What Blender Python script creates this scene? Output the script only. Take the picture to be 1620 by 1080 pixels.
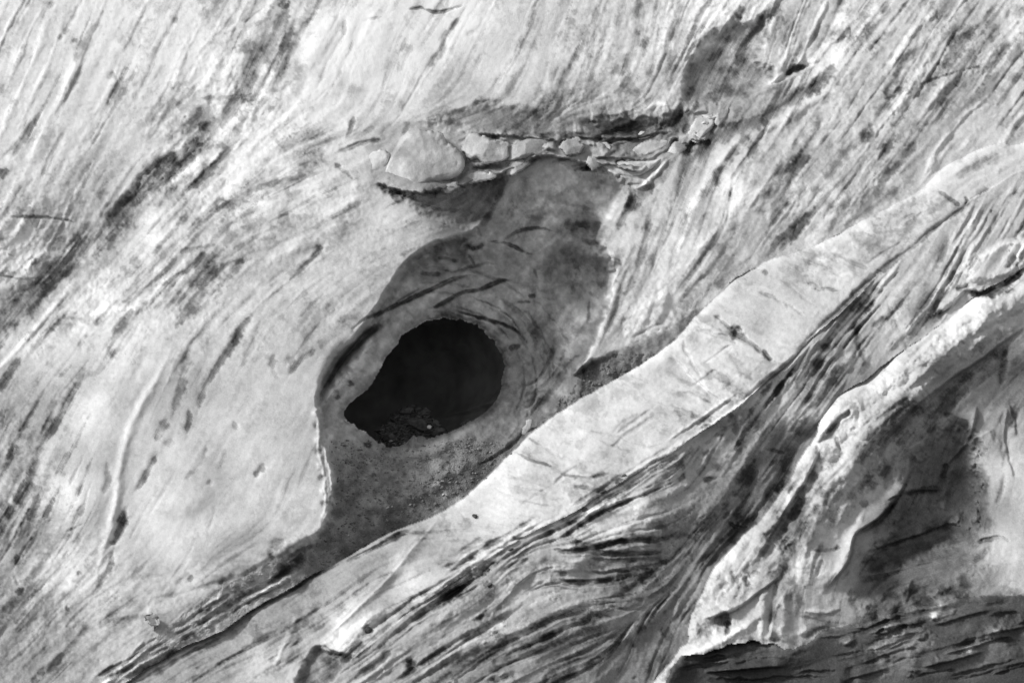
import bpy, bmesh, math, random
import numpy as np
from mathutils import Vector

for o in list(bpy.data.objects):
    bpy.data.objects.remove(o)
scene = bpy.context.scene
COL = scene.collection

# ------------------------------------------------------------------ camera
S = 0.03                 # metres per design unit (1 unit = 1 px of the photo at the face)
DIST = 600.0             # telephoto from across the valley
cam_d = bpy.data.cameras.new('camera')
cam = bpy.data.objects.new('camera', cam_d)
COL.objects.link(cam)
cam.location = (0, -DIST, 0)
cam.rotation_euler = (math.pi / 2, 0, 0)
cam_d.sensor_width = 36
cam_d.lens = 36 * DIST / (1620 * S)
cam_d.clip_end = 3000
scene.camera = cam

# ------------------------------------------------------------------ sky, sun, exposure
SUN = Vector((-0.74, -0.22, 0.62)).normalized()     # direction towards the sun
world = bpy.data.worlds.new('World')
scene.world = world
world.use_nodes = True
nt = world.node_tree
sky = nt.nodes.new('ShaderNodeTexSky')
sky.sky_type = 'NISHITA'
sky.sun_disc = False
sky.sun_elevation = math.asin(SUN.z)
sky.sun_rotation = math.atan2(SUN.x, SUN.y)
bw = nt.nodes.new('ShaderNodeRGBToBW')               # a black-and-white photograph: neutral daylight
nt.links.new(sky.outputs[0], bw.inputs[0])
bg = nt.nodes['Background']
nt.links.new(bw.outputs[0], bg.inputs[0])
bg.inputs[1].default_value = 0.15
sd = bpy.data.lights.new('sun', 'SUN')
sd.energy = 2.9
sd.angle = math.radians(12)
sd.color = (1, 1, 1)
so = bpy.data.objects.new('sun', sd)
COL.objects.link(so)
so.rotation_euler = SUN.to_track_quat('Z', 'Y').to_euler()
so.location = SUN * 60
scene.view_settings.view_transform = 'Standard'
scene.view_settings.look = 'None'
scene.view_settings.gamma = 1
scene.view_settings.exposure = 0.08

# ------------------------------------------------------------------ materials
def ice_material(name, rough=0.6, bump=0.25, clean=0.80):
    m = bpy.data.materials.new(name)
    m.use_nodes = True
    n, l = m.node_tree.nodes, m.node_tree.links
    p = n['Principled BSDF']
    at = n.new('ShaderNodeAttribute'); at.attribute_name = 'dirt'  # dirt plus the shade painted into the colour
    tc = n.new('ShaderNodeTexCoord')
    no = n.new('ShaderNodeTexNoise'); no.inputs['Scale'].default_value = 13.0
    no.inputs['Detail'].default_value = 5; no.inputs['Roughness'].default_value = 0.65
    l.new(tc.outputs['Object'], no.inputs['Vector'])
    sub = n.new('ShaderNodeMath'); sub.operation = 'SUBTRACT'; sub.inputs[1].default_value = 0.5
    l.new(no.outputs[0], sub.inputs[0])
    # fine grain is stronger where the ice is dirtier
    am = n.new('ShaderNodeMath'); am.operation = 'MULTIPLY_ADD'
    am.inputs[1].default_value = 0.55; am.inputs[2].default_value = 0.55
    l.new(at.outputs['Fac'], am.inputs[0])
    mu = n.new('ShaderNodeMath'); mu.operation = 'MULTIPLY'
    l.new(sub.outputs[0], mu.inputs[0]); l.new(am.outputs[0], mu.inputs[1])
    ad = n.new('ShaderNodeMath'); ad.operation = 'ADD'
    l.new(at.outputs['Fac'], ad.inputs[0]); l.new(mu.outputs[0], ad.inputs[1])
    ne = n.new('ShaderNodeMath'); ne.operation = 'MULTIPLY'; ne.inputs[1].default_value = -1
    l.new(ad.outputs[0], ne.inputs[0])
    pw = n.new('ShaderNodeMath'); pw.operation = 'POWER'; pw.inputs[0].default_value = 2
    l.new(ne.outputs[0], pw.inputs[1])
    cl = n.new('ShaderNodeMath'); cl.operation = 'MULTIPLY'; cl.inputs[1].default_value = clean
    cl.use_clamp = True
    l.new(pw.outputs[0], cl.inputs[0])
    mn = n.new('ShaderNodeMath'); mn.operation = 'MINIMUM'; mn.inputs[1].default_value = 0.86
    l.new(cl.outputs[0], mn.inputs[0])
    cc = n.new('ShaderNodeCombineColor')
    for i in range(3): l.new(mn.outputs[0], cc.inputs[i])
    l.new(cc.outputs[0], p.inputs['Base Color'])
    p.inputs['Roughness'].default_value = rough
    p.inputs['Specular IOR Level'].default_value = 0.25
    bn = n.new('ShaderNodeBump'); bn.inputs['Strength'].default_value = bump
    bn.inputs['Distance'].default_value = 0.15
    n2 = n.new('ShaderNodeTexNoise'); n2.inputs['Scale'].default_value = 14
    n2.inputs['Detail'].default_value = 4
    l.new(tc.outputs['Object'], n2.inputs['Vector'])
    l.new(n2.outputs[0], bn.inputs['Height'])
    l.new(bn.outputs[0], p.inputs['Normal'])
    return m

M_ICE = ice_material('weathered_glacier_ice', bump=.12)
M_GRIT = ice_material('grit_covered_ice', rough=0.85, bump=0.6)
M_BLOCK = ice_material('block_ice', rough=0.5, bump=0.2)

def stone_material(name, lo, hi, scale=3.0):
    m = bpy.data.materials.new(name)
    m.use_nodes = True
    n, l = m.node_tree.nodes, m.node_tree.links
    p = n['Principled BSDF']
    no = n.new('ShaderNodeTexNoise'); no.inputs['Scale'].default_value = scale
    no.inputs['Detail'].default_value = 6
    tc = n.new('ShaderNodeTexCoord'); l.new(tc.outputs['Object'], no.inputs['Vector'])
    r = n.new('ShaderNodeValToRGB')
    r.color_ramp.elements[0].position = .3; r.color_ramp.elements[1].position = .7
    r.color_ramp.elements[0].color = (lo, lo, lo, 1); r.color_ramp.elements[1].color = (hi, hi, hi, 1)
    l.new(no.outputs[0], r.inputs[0]); l.new(r.outputs[0], p.inputs['Base Color'])
    p.inputs['Roughness'].default_value = .85
    b = n.new('ShaderNodeBump'); b.inputs['Strength'].default_value = .5; b.inputs['Distance'].default_value = .08
    l.new(no.outputs[0], b.inputs['Height']); l.new(b.outputs[0], p.inputs['Normal'])
    return m
M_ROCK = stone_material('dark_rock', .03, .09)
M_ROCK2 = stone_material('grey_rock', .10, .24)
M_PALE = stone_material('pale_rock', .45, .7)
M_GRAVEL = stone_material('gravel_stone', .09, .3, 6)
M_HEAP = stone_material('cave_rubble', .035, .11, 5)
M_KNOB = stone_material('knobbly_ice', .22, .5, 4)
M_CAVE = stone_material('cave_rock_and_ice', .18, .4, .8)

# ------------------------------------------------------------------ design grid and noise
X0, X1, Y0, Y1, ST = -170, 1790, -130, 1210, 1.6
gx = np.arange(X0, X1, ST); gy = np.arange(Y0, Y1, ST)
NX, NY = len(gx), len(gy)
PX, PY = np.meshgrid(gx.astype(np.float32), gy.astype(np.float32))
RNG = np.random.RandomState(7)

def vnoise(x, y, seed):
    """smooth lattice noise in [-1,1]"""
    t = np.random.RandomState(seed).uniform(-1, 1, (256, 256)).astype(np.float32)
    xf = np.floor(x); yf = np.floor(y)
    xi = xf.astype(np.int32); yi = yf.astype(np.int32)
    fx = (x - xf).astype(np.float32); fy = (y - yf).astype(np.float32)
    fx = fx * fx * (3 - 2 * fx); fy = fy * fy * (3 - 2 * fy)
    xi &= 255; yi &= 255; x2 = (xi + 1) & 255; y2 = (yi + 1) & 255
    a = t[yi, xi]; b = t[yi, x2]; c = t[y2, xi]; d = t[y2, x2]
    return (a + (b - a) * fx) * (1 - fy) + (c + (d - c) * fx) * fy

def fbm(x, y, scale, octv, seed, gain=.5):
    s = np.zeros_like(x); a = 1.0; tot = 0
    for k in range(octv):
        f = 2.0 ** k / scale
        s += a * vnoise(x * f + 17.3 * k, y * f + 9.1 * k, seed + k); tot += a; a *= gain
    return s / tot

W1 = fbm(PX, PY, 60, 4, 11); W2 = fbm(PX, PY, 60, 4, 21)      # domain warp
F8 = fbm(PX, PY, 9, 3, 31); F30 = fbm(PX, PY, 34, 4, 41); F120 = fbm(PX, PY, 130, 4, 51)

GR = fbm(PX, PY, 4.5, 2, 101); GR /= GR.std()                 # grain at the size of pebbles

def smooth(a, b, x):
    t = np.clip((x - a) / (b - a), 0, 1)
    return t * t * (3 - 2 * t)

def curve(pts, n=6):
    p = np.array(pts, float)
    if len(p) < 3: return p
    q = np.vstack([2 * p[0] - p[1], p, 2 * p[-1] - p[-2]])
    out = []
    for i in range(1, len(q) - 2):
        for k in range(n):
            t = k / n
            a, b, c, d = q[i - 1], q[i], q[i + 1], q[i + 2]
            out.append(.5 * (2 * b + (c - a) * t + (2 * a - 5 * b + 4 * c - d) * t * t + (3 * b - a - 3 * c + d) * t ** 3))
    out.append(p[-1])
    return np.array(out)

def box(pts, m):
    p = np.array(pts)
    i0 = max(0, int((p[:, 0].min() - m - X0) / ST)); i1 = min(NX, int((p[:, 0].max() + m - X0) / ST) + 2)
    j0 = max(0, int((p[:, 1].min() - m - Y0) / ST)); j1 = min(NY, int((p[:, 1].max() + m - Y0) / ST) + 2)
    return slice(j0, max(j1, j0 + 1)), slice(i0, max(i1, i0 + 1))

def dist_line(x, y, c):
    """distance, signed side (+ = right of travel on the picture) and arc parameter"""
    best = np.full(x.shape, 1e9, np.float32); side = np.zeros_like(best); par = np.zeros_like(best)
    L = np.concatenate([[0], np.cumsum(np.hypot(*(c[1:] - c[:-1]).T))])
    tot = max(L[-1], 1e-6)
    for i in range(len(c) - 1):
        ax, ay = c[i]; dx, dy = c[i + 1] - c[i]
        l2 = dx * dx + dy * dy + 1e-9
        t = np.clip(((x - ax) * dx + (y - ay) * dy) / l2, 0, 1)
        ex = x - ax - t * dx; ey = y - ay - t * dy
        d = np.sqrt(ex * ex + ey * ey)
        m = d < best
        best = np.where(m, d, best)
        side = np.where(m, np.sign(dx * ey - dy * ex), side)
        par = np.where(m, (L[i] + t * math.sqrt(l2)) / tot, par)
    return best, side, par

def poly_sdf(pts, sl=None, warp=0, margin=80, n=4, fine=.25):
    """signed distance, positive inside"""
    c = curve(list(pts) + [pts[0]], n)
    if sl is None: sl = box(c, margin)
    x = PX[sl] + warp * W1[sl] + warp * fine * F8[sl]; y = PY[sl] + warp * W2[sl] - warp * fine * F8[sl]
    best = np.full(x.shape, 1e9, np.float32); ins = np.zeros(x.shape, bool)
    for i in range(len(c) - 1):
        ax, ay = c[i]; bx_, by_ = c[i + 1]; dx, dy = bx_ - ax, by_ - ay
        l2 = dx * dx + dy * dy + 1e-9
        t = np.clip(((x - ax) * dx + (y - ay) * dy) / l2, 0, 1)
        d = (x - ax - t * dx) ** 2 + (y - ay - t * dy) ** 2
        best = np.minimum(best, d)
        if abs(dy) > 1e-9:
            cr = ((ay > y) != (by_ > y)) & (x < dx * (y - ay) / dy + ax)
            ins ^= cr
    return np.where(ins, 1, -1) * np.sqrt(best), sl

ALL = (slice(0, NY), slice(0, NX))

def rbf(ctrl, sig, eps=.25):
    num = np.zeros_like(PX); den = np.full_like(PX, 1e-12)
    for (x, y, v) in ctrl:
        r2 = ((PX - x) ** 2 + (PY - y) ** 2) / (sig * sig)
        w = 1.0 / (r2 + eps) ** 1.6
        num += w * v; den += w
    return num / den

# ------------------------------------------------------------------ regions of the face
CREST = [(1800, 128), (1700, 180), (1620, 225), (1575, 230), (1500, 262), (1440, 310), (1360, 352), (1280, 392), (1215, 415),
         (1165, 440), (1130, 472), (1100, 502), (1065, 541), (1010, 581), (960, 610), (905, 640), (870, 662), (835, 692),
         (800, 726), (760, 764), (720, 801), (690, 816)]
APRON = [(620, 843), (540, 882), (430, 948), (350, 998), (260, 1043), (190, 1085), (80, 1160), (-20, 1230)]
LINE2 = [(390, 1230), (480, 1095), (560, 1040), (640, 976), (700, 930), (765, 888), (830, 850), (900, 812), (960, 778), (1060, 716),
         (1170, 640), (1225, 590), (1280, 540), (1380, 450), (1490, 350), (1560, 302), (1630, 262), (1800, 170)]
RIDGE = CREST + APRON + LINE2[:1] + LINE2[1:]
FIELD = LINE2 + [(1850, 1250), (390, 1260)]
BUTT = [(1850, 270), (1700, 370), (1620, 425), (1540, 470), (1500, 503), (1440, 545), (1380, 590), (1320, 635), (1297, 665), (1288, 695),
        (1262, 740), (1220, 800), (1170, 850), (1130, 900), (1105, 950), (1088, 990), (1083, 1015), (1060, 1045), (1000, 1250), (1850, 1250)]
LEDGE = [(1040, 1250), (1058, 1050), (1095, 1036), (1150, 1016), (1240, 1018), (1330, 988), (1400, 976), (1500, 957), (1560, 947), (1620, 940),
         (1850, 905), (1850, 1250)]
RECESS = [(760, 362), (700, 380), (655, 405), (625, 440), (600, 478), (577, 515), (545, 558), (515, 602), (499, 632), (510, 680), (523, 730),
          (527, 790), (514, 838), (470, 872), (400, 905), (300, 965), (210, 1040), (120, 1110), (40, 1200), (-30, 1280), (300, 1250), (560, 960),
          (760, 790), (960, 640), (1090, 540), (1150, 465), (1110, 490), (1055, 518), (1000, 545), (935, 570), (912, 588), (932, 558), (955, 500), (972, 432),
          (956, 395), (952, 368), (975, 335), (985, 290), (940, 268), (860, 262), (805, 292), (788, 325)]
HOLE = [(650, 520), (675, 506), (700, 502), (728, 505), (752, 513), (772, 530), (786, 546), (799, 570), (800, 590), (793, 604), (796, 612), (786, 636),
        (766, 655), (738, 672), (716, 683), (692, 690), (662, 700), (655, 690), (640, 704), (618, 708), (600, 703), (574, 684), (552, 668), (544, 655),
        (549, 640), (570, 622), (588, 606), (598, 585), (608, 565), (628, 543), (633, 530)]

rec_sdf, _ = poly_sdf(RECESS, ALL, warp=5, n=3, fine=1.0)
rid_sdf, _ = poly_sdf(RIDGE, ALL, warp=6, n=3, fine=.3)
fld_sdf, _ = poly_sdf(FIELD, ALL, warp=6, n=3, fine=.3)
but_sdf, _ = poly_sdf(BUTT, ALL, warp=7, n=3, fine=.4)
led_sdf, _ = poly_sdf(LEDGE, ALL, warp=18, n=3, fine=.14)
hol_sdf, _ = poly_sdf(HOLE, ALL, warp=1.5, n=2, fine=2.2)

REG = np.zeros(PX.shape, np.int8)
REG[rid_sdf > 0] = 2
REG[(fld_sdf > 0)] = 3
REG[but_sdf > 0] = 4
REG[led_sdf > 0] = 5

# ------------------------------------------------------------------ flow of the ice (direction of streaks), per region
def flow(ctrl, sig=60):
    c = np.zeros_like(PX); s = np.zeros_like(PX)
    for (x, y, dx, dy) in ctrl:
        a = 2 * math.atan2(dy, dx)
        w = 1.0 / (((PX - x) ** 2 + (PY - y) ** 2) / sig ** 2 + .05) ** 1.5
        c += w * math.cos(a); s += w * math.sin(a)
    return np.arctan2(s, c) / 2
fl_wall = flow([(50, 100, -.45, 1), (250, 100, -.5, 1), (420, 100, -.45, 1), (300, 250, -1.1, 1), (100, 300, -.5, 1), (60, 450, -1, 1), (200, 420, -1, 1),
    (330, 450, -.9, 1), (450, 330, -1, .55), (500, 250, -1, .45), (600, 100, -.4, 1), (750, 100, -.5, 1), (900, 100, -.35, 1), (1000, 60, -.2, 1),
    (1150, 80, -.6, 1), (1250, 50, -.45, 1), (750, 190, -1, .3), (950, 200, -1, .15), (860, 310, -.5, 1), (1050, 330, -.4, 1), (1120, 320, -.4, 1),
    (1200, 250, -.7, 1), (1400, 200, -.75, 1), (1550, 80, -.7, 1), (1300, 330, -.8, 1), (1450, 280, -1, .9), (1150, 430, -.8, 1), (1010, 480, -.45, 1),
    (960, 520, -.6, 1), (250, 600, -.45, 1), (400, 600, -.5, 1), (150, 760, -.35, 1), (300, 800, -.5, 1), (450, 750, -.4, 1), (40, 750, -.4, 1),
    (200, 980, -1, .7), (100, 1000, -.7, .8), (400, 900, -1, .5), (800, 430, -1, .3), (900, 450, -.3, 1), (700, 400, -1, .4), (880, 600, -.7, 1),
    (700, 760, -1, .65), (950, 590, -1, .6), (1350, 60, -.8, 1), (640, 330, -1, .5)])
fl_rid = flow([(1000, 640, 1, .3), (900, 700, 1, .32), (800, 800, 1, .3), (700, 870, 1, -.1), (640, 920, -1, .5), (560, 1000, -1, .9), (1200, 480, 1, .45),
    (1100, 560, 1, .5), (1300, 430, 1, .4), (1500, 280, -1, .6), (400, 1000, -1, .58), (500, 940, -1, .6), (250, 1080, -1, .6), (1600, 240, -1, .5)])
fl_fld = flow([(900, 820, -1, .7), (900, 890, 1, .05), (1000, 870, 1, .02), (960, 920, 1, -.05), (850, 1000, -1, .45), (1150, 700, -.6, 1), (1250, 650, -.75, 1),
    (1100, 900, -.7, 1), (1040, 1020, -.45, 1), (1400, 480, -.8, 1), (1500, 400, -.6, 1), (700, 1020, -1, .6), (1000, 800, -1, .3), (1200, 760, -.75, 1),
    (640, 1010, -1, .75), (800, 930, -1, .7)])
fl_but = flow([(1400, 620, -1, .85), (1200, 850, -.7, 1), (1330, 800, -.6, 1), (1500, 750, -.3, 1), (1480, 870, 1, -.25), (1580, 800, -.1, 1), (1250, 950, -.1, 1),
    (1560, 520, -1, .8)])
fl_led = flow([(1200, 1050, 1, -.08), (1500, 1000, 1, -.25), (1350, 1050, 1, -.3), (1600, 960, 1, -.2)])
FL = np.where(REG == 2, fl_rid, np.where(REG == 3, fl_fld, np.where(REG == 4, fl_but, np.where(REG == 5, fl_led, fl_wall))))
FL = FL + .16 * F120 + .10 * F30
VX = np.cos(FL).astype(np.float32); VY = np.sin(FL).astype(np.float32)

def lic(noise, steps):
    """smear noise along the flow"""
    acc = noise.copy(); n = 1
    jj, ii = np.meshgrid(np.arange(NY, dtype=np.float32), np.arange(NX, dtype=np.float32), indexing='ij')
    for sgn in (1, -1):
        x, y = ii.copy(), jj.copy()
        ux, uy = VX * sgn, VY * sgn
        for k in range(steps):
            x += ux; y += uy
            xi = np.clip(np.rint(x), 0, NX - 1).astype(np.int32); yi = np.clip(np.rint(y), 0, NY - 1).astype(np.int32)
            acc += noise[yi, xi]; n += 1
            vx, vy = VX[yi, xi], VY[yi, xi]
            sg = np.where(vx * ux + vy * uy < 0, -1, 1)
            ux, uy = vx * sg, vy * sg
    acc /= n
    acc -= acc.mean(); acc /= acc.std() + 1e-9
    return acc
white = RNG.uniform(-1, 1, PX.shape).astype(np.float32)
LIC_F = lic(white, 14)                                  # fine short streaks
LIC_L = lic(vnoise(PX / 5, PY / 5, 61), 34)             # long flutes
LIC_M = lic(fbm(PX, PY, 14, 2, 71), 20)                 # broad smears
LIC_W = lic(vnoise(PX / 10, PY / 10, 62), 60)           # wide long flutes
LIC_S = lic(fbm(PX, PY, 6, 2, 66), 5)                   # granular smears
BL = fbm(PX, PY, 18, 4, 81, .6); BL2 = fbm(PX, PY, 55, 5, 91, .55)
BL /= BL.std(); BL2 /= BL2.std(); F8n = F8 / F8.std()

# ------------------------------------------------------------------ large forms (H = towards the valley, in design units)
H = np.zeros_like(PX); D = np.zeros_like(PX)            # D = dirt and painted-in shade, in stops of darkening
def G(cx, cy, rx, ry, ang=0):
    a = math.radians(ang); dx = PX - cx; dy = PY - cy
    u = dx * math.cos(a) + dy * math.sin(a); v = -dx * math.sin(a) + dy * math.cos(a)
    return np.exp(-((u / rx) ** 2 + (v / ry) ** 2))
Hw = rbf([(0, 0, 0), (400, 0, 0), (800, 0, 10), (1200, 0, 0), (1600, 0, 0), (0, 300, 0), (300, 280, -34), (200, 340, -40), (90, 430, -34), (0, 510, -30),
          (500, 200, 10), (640, 160, 5), (850, 150, 0), (850, 200, -25), (1000, 200, -35), (1150, 120, -35), (1280, 110, -25),
          (420, 400, 25), (560, 330, 35), (640, 370, 45), (560, 470, 48), (480, 560, 50), (250, 620, 45), (150, 760, 66), (300, 780, 72), (440, 720, 60), (480, 800, 45),
          (400, 880, 34), (250, 930, 24), (320, 840, 56), (380, 820, 54), (60, 900, -5), (30, 700, 0), (100, 1020, -10), (0, 600, 5), (270, 400, 15),
          (880, 300, -40), (820, 320, -30), (930, 320, -45), (1010, 320, -5), (1060, 300, 10), (1000, 430, 20), (960, 540, 5), (1000, 530, 2), (1050, 510, 4), (1040, 460, 22), (1100, 380, 35), (1200, 280, 35), (1350, 130, 20), (1450, 200, 30),
          (1300, 330, 30), (1180, 420, 20), (1500, 100, 20), (1600, 120, 15), (1550, 200, 15), (1420, 310, 5), (1250, 390, 5), (1200, 170, -12), (1110, 240, -18), (1030, 270, -30)], 60)
rec_depth = rbf([(620, 470, 55), (580, 560, 45), (530, 640, 40), (700, 420, 105), (800, 420, 140), (900, 420, 180), (940, 450, 190), (850, 560, 175), (885, 590, 165),
          (700, 600, 125), (820, 640, 150), (850, 630, 150), (650, 720, 110), (560, 710, 75), (560, 790, 75), (700, 760, 95), (820, 700, 85), (900, 620, 50), (1000, 560, -6), (960, 580, 2), (1040, 535, -8),
          (1080, 520, -8), (1135, 482, -8), (930, 595, 22), (520, 850, 32), (440, 900, 8), (400, 930, 3), (300, 1000, 0), (150, 1100, 0), (220, 1050, 0), (350, 970, 0), (760, 372, 55), (850, 360, 95), (930, 370, 130), (800, 330, 45), (880, 290, 35),
          (940, 300, 60), (960, 330, 80), (840, 320, 65), (860, 265, 20), (820, 380, 105)], 45, .1)
rec_soft = rbf([(640, 430, 7), (570, 530, 6), (510, 620, 6), (525, 760, 8), (515, 830, 12), (470, 872, 30), (440, 890, 45), (300, 965, 60), (150, 1090, 60), (740, 368, 9), (700, 382, 7), (780, 330, 26), (800, 295, 30), (860, 260, 30),
          (930, 266, 25), (985, 300, 16), (960, 360, 10), (970, 430, 6), (930, 560, 6), (1000, 545, 9), (1100, 495, 9)], 40, .1)
Hwall = Hw - Hw.min() * 0 - (rec_depth + Hw * .6) * smooth(-rec_soft * .5, rec_soft, rec_sdf)
rec_in = smooth(-rec_soft * .7, rec_soft * .7, rec_sdf + .12 * rec_soft * BL + .1 * rec_soft * GR)
hole_rim = np.exp(-np.clip(hol_sdf * -1, 0, 99) / 7.0)
Hwall = Hwall - 26 * hole_rim + 5 * np.exp(-((-hol_sdf - 16) / 12) ** 2)

Hrid = rbf([(1620, 225, 35), (1440, 310, 35), (1280, 392, 30), (1165, 440, 25), (1065, 541, 25), (960, 610, 25), (870, 662, 25), (760, 764, 25), (690, 816, 25),
          (600, 925, 30), (520, 1000, 30), (480, 920, -5), (350, 998, 0), (190, 1085, 0), (330, 1060, 5), (450, 1030, 18), (560, 1040, 45), (700, 930, 55), (830, 850, 55), (960, 778, 58), (1060, 716, 58), (1170, 640, 58),
          (1280, 540, 55), (1490, 350, 55), (1600, 280, 50), (1000, 680, 40), (1200, 500, 42), (850, 760, 42), (700, 870, 42)], 55)
Hfld = rbf([(560, 1045, 45), (700, 935, 52), (830, 855, 52), (960, 783, 52), (1060, 721, 54), (1170, 645, 54), (1280, 545, 52), (1490, 355, 52), (1620, 270, 48),
          (1000, 820, 48), (900, 870, 42), (950, 900, 20), (1000, 950, 10), (850, 960, 35), (800, 1040, 25), (650, 1060, 40), (1200, 680, 28), (1120, 780, 20), (1100, 880, -5), (1040, 1000, -25),
          (1000, 1080, -30), (1200, 800, -10), (1250, 720, -5), (1150, 850, -20), (1300, 620, 25), (1380, 560, 30), (1450, 480, 45), (1550, 380, 55), (1600, 340, 55), (1480, 500, 25), (1600, 420, 35), (920, 1060, 0)], 45)
Hbut = rbf([(1620, 425, 60), (1540, 470, 62), (1440, 545, 60), (1320, 640, 55), (1290, 700, 52), (1220, 800, 50), (1130, 900, 50), (1090, 990, 45), (1240, 830, 40), (1200, 930, 38), (1280, 900, 40), (1180, 1000, 45),
          (1350, 860, 30), (1400, 790, 10), (1450, 740, -5), (1500, 700, -12), (1520, 780, -35), (1480, 850, -25), (1400, 910, -5), (1450, 930, 0), (1560, 700, -5), (1600, 640, 5), (1590, 780, 15), (1620, 860, 25), (1580, 900, 15),
          (1500, 940, 12), (1350, 960, 22), (1700, 800, 25), (1600, 530, 45), (1500, 610, 30), (1430, 670, 25), (1380, 720, 35)], 42, .3)
Hled = rbf([(1060, 1050, 50), (1240, 1018, 48), (1400, 980, 46), (1560, 950, 48), (1620, 943, 48), (1100, 1080, 22), (1240, 1080, 15), (1400, 1080, 15), (1560, 1080, 22), (1450, 1030, 34), (1600, 1000, 32),
          (1200, 1050, 28), (1350, 1040, 26), (1300, 1210, -60), (1600, 1210, -50)], 45)
# rounded crests
crest_d, _, _ = dist_line(PX + 6 * W1 + 1.8 * F8, PY + 6 * W2 - 1.8 * F8, curve(CREST + APRON, 3))
Hrid -= 13 * np.exp(-crest_d / 5)
Hbut -= 34 * np.exp(-np.clip(but_sdf, 0, 99) / 8)
Hled -= 8 * np.exp(-np.clip(led_sdf, 0, 99) / 3)
H = np.where(REG == 2, Hrid, np.where(REG == 3, Hfld, np.where(REG == 4, Hbut, np.where(REG == 5, Hled, Hwall)))).astype(np.float32)

# ------------------------------------------------------------------ drawing tools for relief, dirt and painted shade
def regmask(R, sl):
    if R is None: return 1.0
    return np.isin(REG[sl], R).astype(np.float32)

def stroke(pts, w, d=0, h=0, rough=.6, taper=.22, R=None, warp=3, hard=0):
    c = curve(pts, 4)
    warp = warp + min(4, w * .25)
    sl = box(c, 2.6 * w + warp + 4)
    x = PX[sl] + warp * (W1[sl] + .5 * F8[sl]); y = PY[sl] + warp * (W2[sl] - .5 * F8[sl])
    ds, sd, t = dist_line(x, y, c)
    ww = np.maximum(w * (1 + .3 * rough * LIC_M[sl] + .2 * rough * BL[sl]), .3 * w)
    e = 1.0
    if taper:
        e = smooth(0, 1, np.minimum(1, np.minimum(t, 1 - t) / taper))
        ww = ww * (.35 + .65 * e)
        e = .15 + .85 * e
        e = np.where((t <= 0) | (t >= 1), .15, e)
    p = (np.exp(-(ds / ww) ** 2) if w >= 4 else np.exp(-(ds / (1.05 * ww)) ** 4)) * e
    m = regmask(R, sl)
    br = np.clip(1 + rough * (.3 * LIC_F[sl] + .45 * BL[sl] + .35 * LIC_M[sl]), .1, 2.2)
    pd = .4 * p + .6 * smooth(.30, .62, p + (.13 * GR[sl] + .09 * LIC_F[sl]) * rough * np.minimum(1, 4 * p)) if d > 0 else p
    if d: D[sl] += d * pd * m * br
    if h:
        hk = .55 if w > 3.6 else .8
        H[sl] += hk * h * p * m * np.clip(1 + .5 * rough * (.4 * BL[sl] + .4 * LIC_M[sl]), .3, 1.6)

def lip(pts, h, fall=14, d=0, R=None, warp=3, edge=2, taper=.15, dedge=0):
    """a ledge: the side to the right of travel stands proud by h, fading over 'fall'"""
    c = curve(pts, 4)
    sl = box(c, 3 * fall + 6)
    x = PX[sl] + warp * (W1[sl] + .5 * F8[sl]); y = PY[sl] + warp * (W2[sl] - .5 * F8[sl])
    ds, sd, t = dist_line(x, y, c)
    s = ds * sd
    e = np.minimum(1, np.minimum(t, 1 - t) / taper) if taper else 1.0
    p = smooth(-edge, edge, s) * np.exp(-np.clip(s, 0, 999) / fall) * e * np.where((t <= 0) | (t >= 1), 0, 1)
    m = regmask(R, sl)
    H[sl] += h * p * m
    if d: D[sl] += d * p * m
    if dedge: D[sl] += dedge * np.exp(-((s + 2.2) / 2.4) ** 2) * e * m

def area(pts, d=0, h=0, soft=14, rough=.7, warp=8, R=None, n=4):
    s, sl = poly_sdf(pts, warp=warp, margin=soft * 2 + warp, n=n)
    p = smooth(-soft, soft, s + soft * rough * (.35 * BL[sl] + .25 * LIC_M[sl]))
    m = regmask(R, sl)
    if d: D[sl] += d * p * m * np.clip(1 + rough * (.22 * LIC_F[sl] + .25 * BL[sl]), .2, 2)
    if h: H[sl] += h * p * m

def spot(x, y, r, d=0, h=0, ry=None, ang=0, R=None, rough=.7):
    ry = ry or r
    sl = box([(x, y)], 2.8 * max(r, ry) + 4)
    a = math.radians(ang); dx = PX[sl] - x + 2 * W1[sl] + .2 * r * F8n[sl]; dy = PY[sl] - y + 2 * W2[sl] - .2 * r * F8n[sl]
    u = (dx * math.cos(a) + dy * math.sin(a)) / r; v = (-dx * math.sin(a) + dy * math.cos(a)) / ry
    p0 = np.exp(-(u * u + v * v) ** 1.3)
    p = (.35 * p0 + .65 * smooth(.3, .65, p0 + .14 * GR[sl] * np.minimum(1, 4 * p0))) * np.clip(1 + rough * (.3 * BL[sl] + .3 * LIC_F[sl]), .1, 2)
    m = regmask(R, sl)
    if d: D[sl] += d * p * m
    if h: H[sl] += h * p0 * m

def flow_stroke(x, y, L, w, d, h, R=None, rough=.8):
    """a thread of dirt or a rib that follows the flow of the ice"""
    half = []
    for sg in (1, -1):
        qx, qy, ux, uy, q = x, y, 0, 0, []
        for k in range(int(L / 16) + 1):
            i = min(max(int((qx - X0) / ST), 0), NX - 1); j = min(max(int((qy - Y0) / ST), 0), NY - 1)
            if R is not None and REG[j, i] not in R: break
            vx, vy = float(VX[j, i]), float(VY[j, i])
            s_ = sg if k == 0 else (1 if vx * ux + vy * uy > 0 else -1)
            ux, uy = vx * s_, vy * s_
            q.append((qx, qy)); qx += 8 * ux; qy += 8 * uy
        half.append(q)
    pts = half[0][::-1] + half[1][1:]
    if len(pts) > 3: stroke(pts[::3], w, d, h, R=R, rough=rough, warp=3, taper=.45)

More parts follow.
